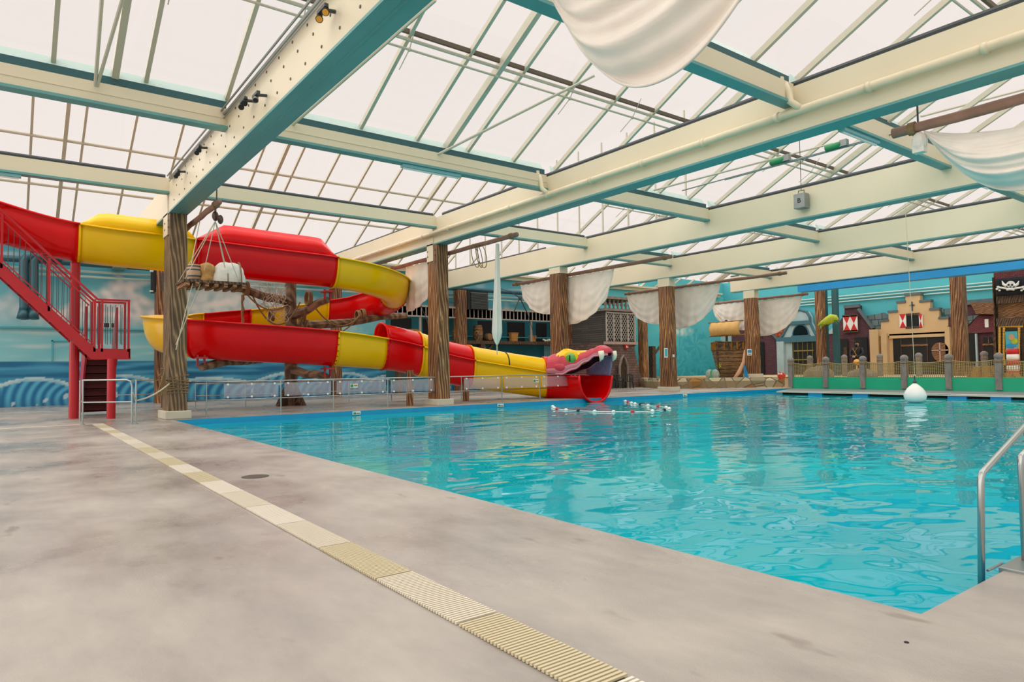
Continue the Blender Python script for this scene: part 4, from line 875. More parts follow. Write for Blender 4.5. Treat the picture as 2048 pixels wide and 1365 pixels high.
for (px,wd,h,l) in ((1028,.62,.55,'larger wicker basket on the gallery right of the furled sail'),(1066,.5,.38,'smaller wicker basket on the gallery before the pale post'),(996,.35,.4,'wicker basket partly behind the furled sail'),(829,.75,.6,'tilted wicker basket above the red slide hood'),(800,.5,.45,'wicker basket at the left end of the gallery')): basket(G(px),wd,h,l)
c=G(1093); m=MB()
for k in range(14): m.ell(c+V(random.uniform(-.3,.3),random.uniform(-.15,.1),.06+random.random()*.12),(.09,.07,.06),8,5)
tag(m.obj('shell_heap','offwhite',origin=c,smooth=True),'small heap of pale shells on the gallery by the third pillar','shells',kind='stuff')
for (px,l) in ((1040,'right of the furled sail'),(820,'behind the slide bend')):
    p=W(px,596,33.5) if px==1040 else W(822,574,30); m=MB(); m.ell(p,(.15,.1,.15),8,6); 
    for q in ((-.75,0,.35),(.6,0,.1),(-.55,0,-1.0),(.6,0,-1.0)): m.beam(p,p+V(*q),.06,.05)
    root=E('rope_bracket',p,'dark four armed steel bracket with rods '+l,'bracket'); m.obj('bracket_arms','dark_rail',root)
    m=MB(); m.tube([p+V(.6,0,-1.0),p+V(1.6,.5,-2.6)],.02,5); m.tube([p+V(-.75,0,.35),p+V(-1.6,0,.5)],.02,5); m.obj('stay_rod','dark_rail',root)
# ---- tower
tx0,tx1=W(1210,650,31.5).x,W(1269,650,31.5).x; ty0,ty1=31.5,36.2
root=E('stone_tower',((tx0+tx1)/2,31.5,0),'stone tower with lattice window, balustrade and arched door','tower')
tz=W(1210,686,31.5).z; tt=W(1210,622,31.5).z
m=MB(); n=10; rows=[]
for k in range(n+1):
    z=tz*k/n; fl=.75*(1-k/n)**1.6; rows.append([V(tx0-.1-fl*.3,ty1,z),V(tx0-.05-fl*.3,ty0-.0-fl*.4,z),V((tx0+tx1)/2,ty0-.05-fl*.5,z),V(tx1-.05+fl*.75,ty0-.0-fl*.4,z),V(tx1+fl,ty1,z)])
m.grid(rows); m.obj('stone_base','stone_block',root)
m=MB(); m.box((tx0,ty0,tz),(tx1,ty1,tt)); m.obj('upper_storey','plank_grey',root)
m=MB(); m.box((tx0-.1,ty0-.14,tz-.1),(tx1+.14,ty0+.05,tz+.08)); m.obj('window_sill','sill_pink',root)
m=MB(); m.box((tx0-.15,ty0-.2,tt),(tx1+.2,ty1,tt+.16)); m.box((tx0-.2,ty0-.25,tt+.78),(tx1+.25,ty1,tt+.94)); m.obj('cornice','tex_stone',root)
m=MB(); m.box((tx0+.1,ty0-.03,tz+.12),(tx1-.05,ty0-.01,tt-.15)); wn=m.obj('lattice_window','black',root)
wz0,wz1=tz+.1,tt-.12
m=MB()
for k in range(5): x=tx0+.06+(tx1-tx0-.12)*k/4; m.box((x-.04,ty0-.1,wz0),(x+.04,ty0-.03,wz1))
m.box((tx0+.02,ty0-.1,wz1-.04),(tx1-.02,ty0-.03,wz1+.06)); sub(m,'mullions','lattice',wn)
m=MB(); 
for s in (1,-1):
    for k in range(-22,30):
        x0_=tx0+.08; x1_=tx1-.08; # lines z = a + s*1.3*(x-x0)
        za=wz0+k*.3
        pts=[]
        xa=x0_; 
        z1=za+s*1.35*0; 
        # clip
        def zz(x): return za+s*1.35*(x-x0_)+(0 if s>0 else 1.35*(x1_-x0_)*0)
        xs_=[x0_+(x1_-x0_)*i/24 for i in range(25)]; xs_=[x for x in xs_ if wz0<=zz(x)<=wz1]
        if len(xs_)>1: m.beam((xs_[0],ty0-.06,zz(xs_[0])),(xs_[-1],ty0-.06,zz(xs_[-1])),.02,.034)
sub(m,'lattice','lattice',wn)
def baluster(c,mbx):
    mbx.lathe(c,[(.08,0),(.08,.06),(.05,.1),(.12,.28),(.1,.36),(.045,.46),(.08,.54),(.08,.62)],10)
for k in range(8):
    x=tx0+.05+(tx1-tx0-.1)*k/7; m=MB(); baluster((x,ty0-.02,tt+.16),m); m.obj('baluster','tex_stone',root,smooth=True)
for k in range(1,8):
    m=MB(); baluster((tx0-.02,ty0+.55*k,tt+.16),m); m.obj('baluster','tex_stone',root,smooth=True)
dc=W(1240,760,31.3).x; m=MB(); pts=[(dc-.36,0),(dc-.36,1.4),(dc-.2,1.85),(dc,2.1),(dc+.2,1.85),(dc+.36,1.4),(dc+.36,0)]; m.prism([(a,31.0,b) for a,b in pts],(0,.05,0)); m.obj('arched_door','dark_wood',root)
m=MB(); m.tube([(a,30.95,b) for a,b in pts],.08,6); m.obj('door_arch','tex_stone',root)
c=W(1253,694,31.3); m=MB(); m.box(c-V(.14,.05,.12),c+V(.14,.05,.12),0); m.box(c+V(-.07,-.06,-.06),c+V(0,-.05,.06),1); m.box(c+V(.03,-.06,-.06),c+V(.09,-.05,.0),1); tag(m.obj('fire_sign',['red','white'],origin=c),'small red fire extinguisher sign on the tower','sign')
# ---- garden furniture by the tower
def chair_g(c,rz,label,first=None,grp='dark green plastic chairs by the tower'):
    if first: r=copy_tree(first,None,c); r.rotation_euler=(0,0,rz); r['label']=label; return r
    root=E('garden_chair',c,label,'chair',grp)
    m=MB(); m.box(c+V(-.25,-.25,.42),c+V(.25,.25,.46)); m.obj('seat','green_chair',root,bevel=.01)
    m=MB(); m.tube([c+V(-.24,.24,.44),c+V(-.22,.3,.84),c+V(0,.32,.9),c+V(.22,.3,.84),c+V(.24,.24,.44)],.03,6)
    for dx in (-.12,0,.12): m.beam(c+V(dx,.25,.46),c+V(dx,.31,.87),.1,.02)
    m.obj('backrest','green_chair',root)
    for sx_ in (-1,1):
        m=MB(); m.tube([c+V(sx_*.26,.24,.66),c+V(sx_*.27,-.22,.66),c+V(sx_*.26,-.25,.44)],.03,6); m.obj('armrest','green_chair',root)
        for sy in (-1,1): m=MB(); m.tube([c+V(sx_*.23,sy*.23,.44),c+V(sx_*.27,sy*.27,0)],.034,6); m.obj('leg','green_chair',root)
    root.rotation_euler=(0,0,rz); return root
def gp(px,py): p=onz(px,py); p.z=0; return p
c=gp(1234,777.5); cg=None
cg=chair_g(gp(1222,778),.3,'leftmost dark green garden chair by the tower'); chair_g(gp(1236,777),2.0,'dark green garden chair between its two neighbours by the tower',cg); chair_g(gp(1256,777),-1.2,'rightmost dark green garden chair by the tower',cg)
def table(c,label):
    root=E('garden_table',c,label,'table'); m=MB(); m.lathe(c+V(0,0,.7),[(.45,0),(.47,.02),(.45,.04)],20); m.obj('tabletop','green_chair',root)
    for k in range(4): a=PI/4+k*PI/2; m=MB(); m.tube([c+V(.3*math.cos(a),.3*math.sin(a),.7),c+V(.38*math.cos(a),.38*math.sin(a),0)],.025,6); m.obj('leg','green_chair',root)
table(gp(1243,775)+V(0,.7,0),'dark green garden table among the chairs by the tower')
for k,px in enumerate((1040,1060,1078)): chair_g(gp(px,784)+V(.3*k,1.2,0),.5*k,'low dark chair behind the yellow slide, %s of three'%('first','middle','last')[k],cg)
# ---- posters and signs
p=ony(1332,706,CYS[3][0]-.035); root=E('poster_frame',p,'small white framed teal poster on the fourth pillar','poster'); m=MB(); m.box(p-V(.14,.01,.26),p+V(.14,.01,.26)); m.obj('frame','white',root); m=MB(); m.box(p-V(.1,.016,.2),p+V(.1,.01,.2)); m.obj('print','teal_wall',root)
p=ony(1347,712,CYS[3][0]-.035); m=MB(); m.box(p-V(.08,.01,.07),p+V(.08,.01,.07)); tag(m.obj('small_sign','white',origin=p),'tiny pale sign right of the poster on the pillar','sign')
p=ony(1499,705,CYS[4][0]-.035); root=E('notice_sign',p,'white notice with blue picture on the pillar by the ship','sign'); m=MB(); m.box(p-V(.23,.01,.2),p+V(.23,.01,.2)); m.obj('board','white',root); m=MB(); m.box(p-V(.18,.016,.04),p+V(.18,.01,.15)); m.obj('blue_print','blue_trim',root); m=MB(); m.box(p-V(.15,.016,.15),p+V(.15,.01,-.1)); m.obj('text_band','lead',root)
# ---- stone rim
root=E('stone_rim_wall',(34,27,0),'low curved wall of pale and ochre flagstones at the play area','wall',kind='thing')
mt=NT('flagstone'); g=mt.coords((1.6,1.6,1.9),False); vo=mt.n('ShaderNodeTexVoronoi',Scale=1.0); mt.l(g,vo.inputs['Vector']); c1=ramp(mt,vo.outputs['Color'],[(.25,'A79F80'),(.42,'DCD2AE'),(.6,'D2C9A6'),(.72,'C08C40')]); ve=mt.n('ShaderNodeTexVoronoi',Scale=1.0,feature='DISTANCE_TO_EDGE'); mt.l(g,ve.inputs['Vector']); rr=ramp(mt,ve.outputs['Distance'],[(.0,'000000'),(.035,'000000'),(.06,'FFFFFF')]); mm=mt.n('ShaderNodeMixRGB'); mm.inputs[1].default_value=(*lin('6F6A58'),1); mt.l(rr,mm.inputs[0]); mt.l(c1,mm.inputs[2]); mt.l(mm.outputs[0],mt.b.inputs['Base Color']); mt.b.inputs['Roughness'].default_value=.8; M['flagstone']=mt.m
rp=catmull([onz(1277,775)+V(.4,.2,0),onz(1310,777.5),onz(1355,778),onz(1450,776.5),onz(1530,775.5),V(37.6,22.8,0),V(38.2,21.9,0)],6); rh=.62
m=MB(); rows=[]
for i,p in enumerate(rp):
    d=(rp[min(i+1,len(rp)-1)]-rp[max(i-1,0)]).normalized(); n=V(-d.y,d.x,0); p=V(p.x,p.y,0); rows.append([p,p+V(0,0,rh),p+n*.35+V(0,0,rh),p+n*.35])
m.grid(rows); m.obj('rim','flagstone',root)
m=MB(); pp=[V(p.x,p.y,.0) for p in rp]+[V(49,26,0),V(49,36,0),V(34.5,36,0)]; m.prism([p+V(0,0,.02) for p in pp],V(0,0,.4)); tag(m.obj('play_bed','beige',origin=(42,30,0)),'beige raised bed behind the flagstone wall','platform',kind='structure')
m=MB(); 
for k in range(3): p=onz(1318,776); m.box((32.9+.1*k,28.6+.2*k,.0),(34.0,28.8+.2*k,.17*(k+1)))
tag(m.obj('stone_steps','gold_stone',origin=(32.4,29.3,0)),'small ochre steps left of the poster pillar','steps')
# ---- play ship
sh=E('play_ship',(38,27.5,.4),'small wooden play ship with striped bow and tan sail','ship')
SXX=38.6
def SP(px,py,x=SXX): return onx(px,py,x)
cY=SP(1446,700).y; z0=SP(1446,762).z; zt=SP(1446,700).z
hw=abs(SP(1412,700).y-SP(1483,700).y)/2
rows=[]
for k in range(9):
    t=k/8; z=z0+(zt-z0)*t; w=hw*(.35+.65*t**.6); rows.append([V(SXX+1.6,cY+w,z+.15),V(SXX+.6,cY+w*.95,z),V(SXX+.12,cY+w*.5,z-.02),V(SXX-.35-.25*t,cY,z+.0),V(SXX+.12,cY-w*.5,z-.02),V(SXX+.6,cY-w*.95,z),V(SXX+1.6,cY-w,z+.15)])
m=MB(); m.grid(rows); m.obj('hull','ship_wood',sh,solid=.06)
for rw in rows[1:]:
    m=MB(); m.tube([p-V(.03,0,0) for p in rw],.03,5); m.obj('strake','dark_wood',sh)
m=MB(); zt2=SP(1446,685).z; r2=[]
for z in (zt,zt2): r2.append([p+V(0,0,z-zt) for p in rows[-1]])
m.grid(r2); m.obj('bulwark','dark_wood',sh,solid=.05)
for k in range(13):
    m=MB(); f=(k+.5)/13; i=min(int(f*6),5); a=r2[0][i].lerp(r2[0][i+1],f*6-i); b=r2[1][i].lerp(r2[1][i+1],f*6-i); m.beam(a-V(.05,0,0),b-V(.05,0,0),.14,.06); m.obj('gold_panel','gold',sh)
m=MB()
for zz in (0,1): m.tube([p-V(.05,0,0) for p in r2[zz]],.05,6)
m.tube([V(SXX-.45,cY,z0),V(SXX-.72,cY,zt2+.1)],.07,6); m.obj('rub_rails','dark_wood',sh)
m=MB(); mp=V(SXX+.3,cY-.1,0); m.tube([mp+V(0,0,.5),mp+V(0,0,SP(1446,640).z)],.08,8); m.obj('mast','dark_wood',sh)
sa=SP(1421,647);sb=SP(1480,670); m=MB(); m.tube([V(SXX+.1,sa.y+.25,sa.z+.03),V(SXX+.1,sb.y-.2,sa.z+.03)],.045,6); m.tube([V(SXX+.1,sa.y+.25,sb.z),V(SXX+.1,sb.y-.35,sb.z)],.045,6); m.obj('yard','plank_wood',sh)
m=MB(); rows=[[V(SXX+.05-.22*math.sin(PI*j/8)-.04*math.sin(i*1.7),sa.y+(sb.y-sa.y)*i/14,sa.z+(sb.z-sa.z)*j/8) for i in range(15)] for j in range(9)]; m.grid(rows); m.obj('sail','tan_sail',sh,smooth=True,solid=.02)
m=MB(); a=SP(1482,715,37.9); m.tube([SP(1489,700,38),SP(1487,725,37.8),SP(1478,745,37.5),SP(1468,758,37.2)],[.03,.1,.13,.08],8); tag(m.obj('tusk_slide','skin',origin=a,smooth=True),'pale curved tusk leaning on the right of the play ship','tusk')
m=MB(); q=SP(1488,760,38.2); m.prism([q,q+V(0,-.35,0),SP(1490,735,38.2),SP(1487,728,38.2)],(.1,0,0)); tag(m.obj('blue_slide','blue_trim',origin=q),'small blue slide beside the play ship','slide')
def fish(px,py,x,s,mt,label,name):
    c=onx(px,py,x); root=E(name,c,label,'figure'); m=MB(); m.ell(c,(s*.6,s,s*.8),12,8); m.obj('body',mt,root,smooth=True)
    m=MB()
    for a in range(6): an=a*PI/3+.3; m.tube([c,c+V(-.1,s*1.3*math.cos(an),s*1.1*math.sin(an))],[s*.25,s*.05],6)
    m.obj('fins',mt,root); m=MB(); m.ell(c+V(-s*.5,s*.3,s*.4),(s*.2,)*3,8,6); m.ell(c+V(-s*.5,-s*.3,s*.4),(s*.2,)*3,8,6); m.obj('eyes','white',root,smooth=True)
fish(1563,752,37.4,.26,'crab','red and orange crab figure on the flagstone wall','crab_figure')
c=onx(1425,750,37.2); root=E('clam_figure',c,'grey-green open clam shell figure in front of the ship','figure')
for s_2,n_ in ((1,'a'),(-1,'b')):
    m=MB(); m.ell(c+V(0,s_2*.22,0),(.2,.3,.36),12,8); m.obj('shell_half','clam',root,smooth=True)
m=MB(); m.ell(c+V(.05,0,-.18),(.25,.5,.2),12,8); m.ell(c+V(-.05,0,.05),(.12,.15,.3),10,8); m.obj('clam_body','sign_green',root,smooth=True)
c=onx(1439,733,38.1); m=MB()
for k in range(7): a=k*.9; m.tube([c,c+V(-.05,.22*math.cos(a),.22*math.sin(a)+.05)],[.05,.012],5)
tag(m.obj('plant_sprig','plant',origin=c),'bright green sprig on the ship bow','plant')
# ---------------------------------------------------------------- house fronts
def Hh(px,py,x=HX): return onx(px,py,x)
def facade(root,poly,mt,th=.45,name='wall',x=HX):
    m=MB(); m.prism([V(x,*Hh(px,py,x).yz) for px,py in poly],V(th,0,0)); return m.obj(name,mt,root)
def hbox(m,x0,y0,x1,y1,x=HX,pro=.05,th=.06,mi=0):
    a=Hh(x0,y0,x);b=Hh(x1,y1,x); m.box((x-pro,a.y,a.z),(x-pro+th,b.y,b.z),mi)
def part(root,name,mt,boxes,pro=.05,th=.06,x=HX):
    m=MB()
    for b in boxes: hbox(m,*b,x=x,pro=pro,th=th)
    return m.obj(name,mt,root)
B0=765
h0=E('house_front',(HX,30.5,.5),'pale grey house front with small shuttered window behind the ship','house front')
facade(h0,[(1413,B0),(1413,682),(1420,660),(1455,660),(1462,672),(1462,B0)],'facade_blue'); part(h0,'shutter','facade_trim_blue',[(1424,683,1444,712)],.04,.05)
h1=E('house_front',(HX+.1,29.5,.5),'purple brick house front with orange tiled roof','house front')
facade(h1,[(1455,B0),(1455,675),(1478,640),(1505,648),(1522,640),(1558,681),(1558,B0)],'brick_purple',x=HX+.1)
m=MB(); pa=[Hh(1520,648,HX+.2),Hh(1600,640,HX+.2),Hh(1600,668,HX+.2),Hh(1556,680,HX+.2)]; m.prism([V(HX+.15,*p.yz) for p in pa],V(.2,0,0)); m.obj('tiled_roof','roof_tile',h1)
m=MB(); 
a=Hh(1518,640);b=Hh(1556,680); m.beam(V(HX,*a.yz),V(HX,*b.yz),.25,.12); m.obj('verge','lead',h1)
part(h1,'doorway','black',[(1519,685,1530,755)]); part(h1,'slit_window','black',[(1521,658,1525,675)])
h2=E('house_front',(HX,27.5,.5),'blue-grey bell gable house front with arched window','house front')
poly=[(1556,B0),(1556,681),(1566,672),(1575,655),(1580,645),(1580,632),(1586,624),(1600,620),(1614,624),(1620,634),(1621,646),(1628,662),(1636,676),(1638,B0)]
facade(h2,poly,'facade_blue')
m=MB(); m.tube([V(HX-.04,*Hh(*p).yz) for p in poly[1:-1]],.1,6); m.obj('gable_trim','facade_trim_blue',h2,smooth=False)
part(h2,'cornice','facade_trim_blue',[(1554,676,1640,683),(1578,644,1622,648)],.16,.2)
m=MB(); cc=Hh(1602,671); rr=abs(Hh(1586,671).y-cc.y); m.prism([V(HX-.05,cc.y+rr*math.cos(t*PI/14),cc.z+rr*1.25*math.sin(t*PI/14)) for t in range(15)],V(.06,0,0)); wn=m.obj('arched_window','window_dark',h2)
m=MB(); m.tube([V(HX-.06,cc.y+rr*math.cos(t*PI/14),cc.z+rr*1.25*math.sin(t*PI/14)) for t in range(15)],.05,6); m.box((HX-.12,cc.y-rr*1.15,cc.z-.12),(HX,cc.y+rr*1.15,cc.z)); sub(m,'window_frame','facade_trim_blue',wn)
part(h2,'doorway','black',[(1585,684,1637,B0)]); part(h2,'glazed_door','olive',[(x,685,x+2,B0) for x in (1588,1597,1606,1616,1626)]+[(1588,y,1628,y+1.6) for y in (701,719)],.1,.05)
part(h2,'corner_pier','facade_blue',[(1557,684,1573,B0)],.3,.3)
h3=E('house_front',(HX+.1,25.5,.5),'purple brick gable front with red and white diamond shutter','house front')
facade(h3,[(1638,B0),(1638,672),(1668,668),(1668,655),(1674,650),(1689,630),(1689,614),(1718,611),(1718,622),(1748,658),(1748,B0)],'brick_purple',x=HX+.1)
part(h3,'gable_cap','lead',[(1688,611,1719,615)],.06,.2); m=MB(); m.beam(V(HX,*Hh(1717,618).yz),V(HX,*Hh(1746,657).yz),.3,.14); m.obj('verge','lead',h3)
sp=part(h3,'shutter_board','white',[(1687.5,633,1717,662)],.12,.06)
m=MB(); a=Hh(1687.5,633);b=Hh(1717,662); w_=b.y-a.y; hh_=b.z-a.z; xx=HX-.14
def Q(u,v): return V(xx,a.y+w_*u,a.z+hh_*v)
for tri in (((0,0),(.5,0),(.25,.5)),((.5,0),(1,0),(.75,.5)),((0,1),(.25,.5),(.5,1)),((.5,1),(.75,.5),(1,1))): m.prism([Q(*t) for t in tri],V(.02,0,0))
sub(m,'red_diamonds','red',sp)
part(h3,'shutter_frame','dark_wood',[(1686,631,1718,633),(1686,662,1718,664.5)],.14,.1)
part(h3,'doorway','black',[(1676,679,1699,B0),(1709,676,1738,B0)])
part(h3,'door_boards','dark_wood',[(1688,695,1697,B0)],.08,.04)
m=MB(); m.prism([V(HX-.0,*Hh(*p).yz) for p in ((1652,668),(1666,655),(1668,668))],V(.1,0,0)); m.obj('side_window','facade_blue',h3)
h4=E('house_front',(HX,21,.5),'cream stepped gable house front with red and white shutters','house front')
poly=[(1748,B0),(1748,660),(1762,660),(1762,642),(1777,642),(1777,624),(1795,623),(1795,605),(1811,604),(1811,589),(1840,588),(1840,602),(1860,602),(1860,619),(1878,619),(1878,636),(1896,636),(1896,B0)]
facade(h4,poly,'facade_cream')
part(h4,'step_cap','lead',[(1761,640,1778,643),(1776,622,1796,625),(1793,603,1812,606),(1809,587,1842,590),(1839,601,1862,603.5),(1859,617,1880,620),(1877,634.5,1898,637.5)],.08,.5)
part(h4,'cornice','facade_cream',[(1748,660,1896,667),(1780,669,1895,673)],.14,.2)
part(h4,'shopfront','black',[(1786,673,1892,B0)]); part(h4,'shopfront_frame','plank_wood',[(1803,690,1857,692),(1826,675,1828,690),(1855,675,1858,B0),(1803,675,1806,B0)],.1,.06); part(h4,'corner_pier','facade_cream',[(1743,660,1764,B0),(1766,668,1781,B0)],.35,.35); part(h4,'right_pier','facade_cream',[(1892,655,1906,B0)],.25,.3)
w4=part(h4,'window','window_dark',[(1814,630,1839,654)],.07,.06)
m=MB(); hbox(m,1813,628,1840,630.5,pro=.12); hbox(m,1813,654,1840,657,pro=.16,th=.15); sub(m,'window_frame','dark_wood',w4)
for (xa,xb) in ((1800,1814),(1839,1847)):
    sp=part(h4,'shutter','white',[(xa,629,xb,656)],.12,.06); a=Hh(xa,629);b=Hh(xb,656); w_=b.y-a.y; hh_=b.z-a.z; m=MB()
    for tri in (((0,0),(1,0),(.5,.5)),((0,1),(.5,.5),(1,1))): m.prism([Q(*t) for t in tri],V(.02,0,0))
    sub(m,'red_triangles','red',sp)
part(h4,'wall_anchor','dark_rail',[(1823,604,1826,622),(1820,610,1829,612)],.06,.05)
c=Hh(1880,701,HX-.25); root=E('wooden_shield',c,'brown wooden shield leaning inside the stepped gable doorway','shield'); m=MB(); m.prism([c+V(0,.52*math.cos(t*PI/8),(.52 if math.sin(t*PI/8)>0 else .78)*math.sin(t*PI/8)) for t in range(16)],V(.1,0,0)); m.obj('board','plank_wood',root); m=MB(); m.box(c+V(-.04,-.04,-.72),c+V(0,.04,.5)); m.box(c+V(-.04,-.5,-.04),c+V(0,.5,.04)); m.obj('cross_bars','sill_pink',root)
# roofs between
m=MB(); m.prism([V(HX+.2,*Hh(*p).yz) for p in ((1730,632),(1765,626),(1790,640),(1790,665),(1752,665))],V(.2,0,0)); tag(m.obj('slate_roof','slate',origin=(HX,23,5)),'grey diamond slate roof left of the stepped gable','roof')
m=MB(); m.prism([V(HX+.2,*Hh(*p).yz) for p in ((1878,618),(1925,616),(1925,642),(1896,640))],V(.2,0,0)); tag(m.obj('slate_roof','slate',origin=(HX,18,5)),'grey diamond slate roof right of the stepped gable','roof')
h5=E('house_front',(HX+.1,17,.5),'purple and red brick house front with wooden boat bow','house front')
facade(h5,[(1896,B0),(1896,640),(1924,604),(1990,600),(1990,B0)],'brick_purple',x=HX+.1)
facade(h5,[(1930,662),(1956,632),(1988,632),(1988,662)],'brick_red',.1,'red_brick_gable',HX)
part(h5,'brick_band','brick_red',[(1937,658,1988,665)],.08,.1)
m=MB(); m.prism([V(HX-.05,*Hh(*p).yz) for p in ((1925,652),(1925,634),(1958,630),(1935,652))],V(.1,0,0)); m.obj('slate_slope','slate',h5)
part(h5,'doorway','black',[(1937,665,1957,B0),(1967,675,1988,B0)]); part(h5,'pale_post','facade_blue',[(1952,668,1959,B0)],.2,.2); part(h5,'window_frame','plank_wood',[(1964,672,1968,B0),(1966,688,1988,691),(1977,675,1979,690)],.1,.08)
part(h5,'small_window','white',[(1970,639,1978,655)],.08,.05); part(h5,'roof_cap','lead',[(1922,602,1990,606)],.1,.3)
c=Hh(1962,616,HX-.3); m=MB(); a_=Hh(1940,606,HX-.4); b_=Hh(1990,606,HX-.4); c_=Hh(1990,629,HX-.4); d_=Hh(1952,628,HX-.4); m.prism([a_,b_,c_,d_],V(.5,0,0)); tag(m.obj('boat_bow','plank_wood',origin=c),'brown wooden boat bow fixed high on the brick house','boat')
# terrace posts (timber)
for (px,l,wd) in ((1636,'timber post in front of the bell gable house',.5),(1913,'timber post between stepped gable and brick house',.7)):
    p=Hh(px,600,46); m=MB(); m.box((46,p.y-wd/2,.5),(46.6,p.y+wd/2,6.7)); tag(m.obj('terrace_post','column_wood',origin=(46,p.y,.5)),l,'post')
for (px,l) in ((1646,'dark steel post right behind the left terrace post'),(1668,'dark steel post beside the green creature')):
    p=Hh(px,600,46.5); m=MB(); m.box((46.5,p.y-.18,.5),(46.8,p.y+.18,6.7)); tag(m.obj('steel_stanchion','gutter_dark',origin=(46.5,p.y,.5)),l,'post')
# green hanging creature
X_=45.5; root=E('hanging_creature',Hh(1662,640,X_),'yellow-green dragon-like fish figure hanging by the left terrace posts','figure')
sp_=[Hh(*p,X_) for p in ((1636,651),(1645,646),(1655,642),(1664,637),(1671,636),(1677,640))]; m=MB(); m.tube(sp_,[.05,.16,.28,.32,.2,.05],10); m.obj('body','plant',root,smooth=True)
m=MB()
for (a,b) in (((1645,646),(1639,660)),((1652,643),(1642,655)),((1664,637),(1668,631)),((1670,637),(1678,645)),((1660,643),(1657,652)),((1668,640),(1674,648))):
    p=Hh(*a,X_);q=Hh(*b,X_-.1); m.prism([p+V(0,.12,.1),p+V(0,-.12,-.1),q],V(.06,0,0))
m.obj('fins','plant_dark',root)
m=MB(); m.tube([Hh(1664,637,X_),Hh(1664,600,X_)],.015,5); m.obj('cord','dark_rail',root)
# pirate figure
fx_=44.5; base=Hh(1716,752,fx_); base.z=.55; root=E('pirate_mannequin',base,'person figure in black coat and tricorn hat standing behind the net','person')
hd=Hh(1716,688,fx_); hs=hd.z-base.z
sc=hs/1.62
def Pq(y,z,x=0): return base+V(x*sc,y*sc,z*sc)
m=MB(); m.tube([Pq(.12,.0),Pq(.12,.45),Pq(.1,.85),Pq(.03,1.0)],[.09*sc,.1*sc,.13*sc,.15*sc],10); m.tube([Pq(-.12,.0),Pq(-.12,.45),Pq(-.1,.85),Pq(-.03,1.0)],[.09*sc,.1*sc,.13*sc,.15*sc],10); m.obj('trousers','coat_black',root,smooth=True)
m=MB(); m.tube([Pq(0,.75),Pq(0,.95),Pq(0,1.2),Pq(0,1.38),Pq(0,1.48)],[.27*sc,.2*sc,.21*sc,.23*sc,.08*sc],12); 
for s in (1,-1): m.tube([Pq(s*.2,1.4),Pq(s*.32,1.15,-.05),Pq(s*.22,.98,-.22),Pq(s*.05,1.0,-.3)],[.08*sc,.07*sc,.055*sc,.05*sc],8)
m.obj('coat','coat_black',root,smooth=True)
m=MB(); m.ell(Pq(0,1.6),(.1*sc,.085*sc,.13*sc),12,8); m.tube([Pq(0,1.45),Pq(0,1.55)],.05*sc,8); m.ell(Pq(0,1.6,-.11),(.03*sc,.015*sc,.03*sc),6,5); hdo=m.obj('head','skin',root,smooth=True)
m=MB(); m.ell(Pq(0,1.54,-.07),(.05*sc,.08*sc,.07*sc),8,6); sub(m,'beard','black',hdo,smooth=True)
m=MB()
for s in (1,-1): m.ell(Pq(s*.035,1.62,-.095),(.012*sc,.014*sc,.012*sc),6,5)
sub(m,'eyes','black',hdo)
m=MB()
for s in (1,-1):
    c=Pq(s*.03,1.0,-.31); m.ell(c,(.05*sc,.05*sc,.03*sc),8,6)
    for f in range(4): m.tube([c,c+V(-.05*sc,(.02*f-.03)*sc,-.03*sc),c+V(-.06*sc,(.02*f-.03)*sc,-.07*sc)],.011*sc,5)
    m.tube([c+V(0,s*.04*sc,0),c+V(-.03*sc,s*.07*sc,.03*sc)],.013*sc,5)
m.obj('hands','skin',root,smooth=True)
m=MB(); m.tube([Pq(0,1.68),Pq(0,1.8)],[.1*sc,.08*sc],10); m.prism([Pq(.3,1.72,0),Pq(0,1.7,-.24),Pq(-.3,1.72,0),Pq(0,1.72,.2)],V(0,0,.05)); m.obj('tricorn_hat','black',root)
m=MB(); m.tube([Pq(.12,1.42,-.22),Pq(0,1.2,-.24),Pq(-.15,.95,-.3)],.018*sc,5); m.tube([Pq(-.12,1.42,-.22),Pq(0,1.2,-.24)],.018*sc,5); m.obj('coat_braid','gold',root)
# right tavern front with flag and portrait
tv=E('tavern_front',(42,11,.5),'dark timber tavern front carrying the skull flag and framed painting','house front'); TX=42.5
facade(tv,[(1987,B0),(1987,540),(2120,530),(2120,B0)],'dark_wood',.4,'timber_wall',TX)
part(tv,'brick_top','brick_red',[(1990,547,2120,556)],.06,.1,TX); part(tv,'plank_panel','plank_wood',[(1996,600,2120,640)],.08,.08,TX)
part(tv,'beams','dark_wood',[(1990,556,1997,B0),(1996,592,2120,600),(1996,638,2120,648)],.3,.3,TX)
fl=E('skull_flag',Hh(2020,572,TX-.4),'black flag with white horned skull and crossbones on the tavern','flag'); FX=TX-.42
m=MB(); a=Hh(1991,558,FX);b=Hh(2060,588,FX); rows=[[V(FX-.04*math.sin(i*.8),a.y+(b.y-a.y)*i/20,a.z+(b.z-a.z)*j/6) for i in range(21)] for j in range(7)]; m.grid(rows); m.obj('cloth','flag_black',fl,smooth=True,solid=.03)
def F2(px,py): p=Hh(px,py,FX-.08); return V(FX-.08,p.y,p.z)
sk=Hh(2020,569,FX); u=abs(Hh(2021,569,FX).y-Hh(2020,569,FX).y)
def disc(m,px,py,rx,ry,off=0,mi=0): c=F2(px,py)-V(off,0,0); m.prism([c+V(0,rx*u*math.cos(t*PI/8),ry*u*math.sin(t*PI/8)) for t in range(16)],V(.02,0,0),mi)
m=MB(); disc(m,2021,569,9,8); disc(m,2021,577,4.5,3.5)
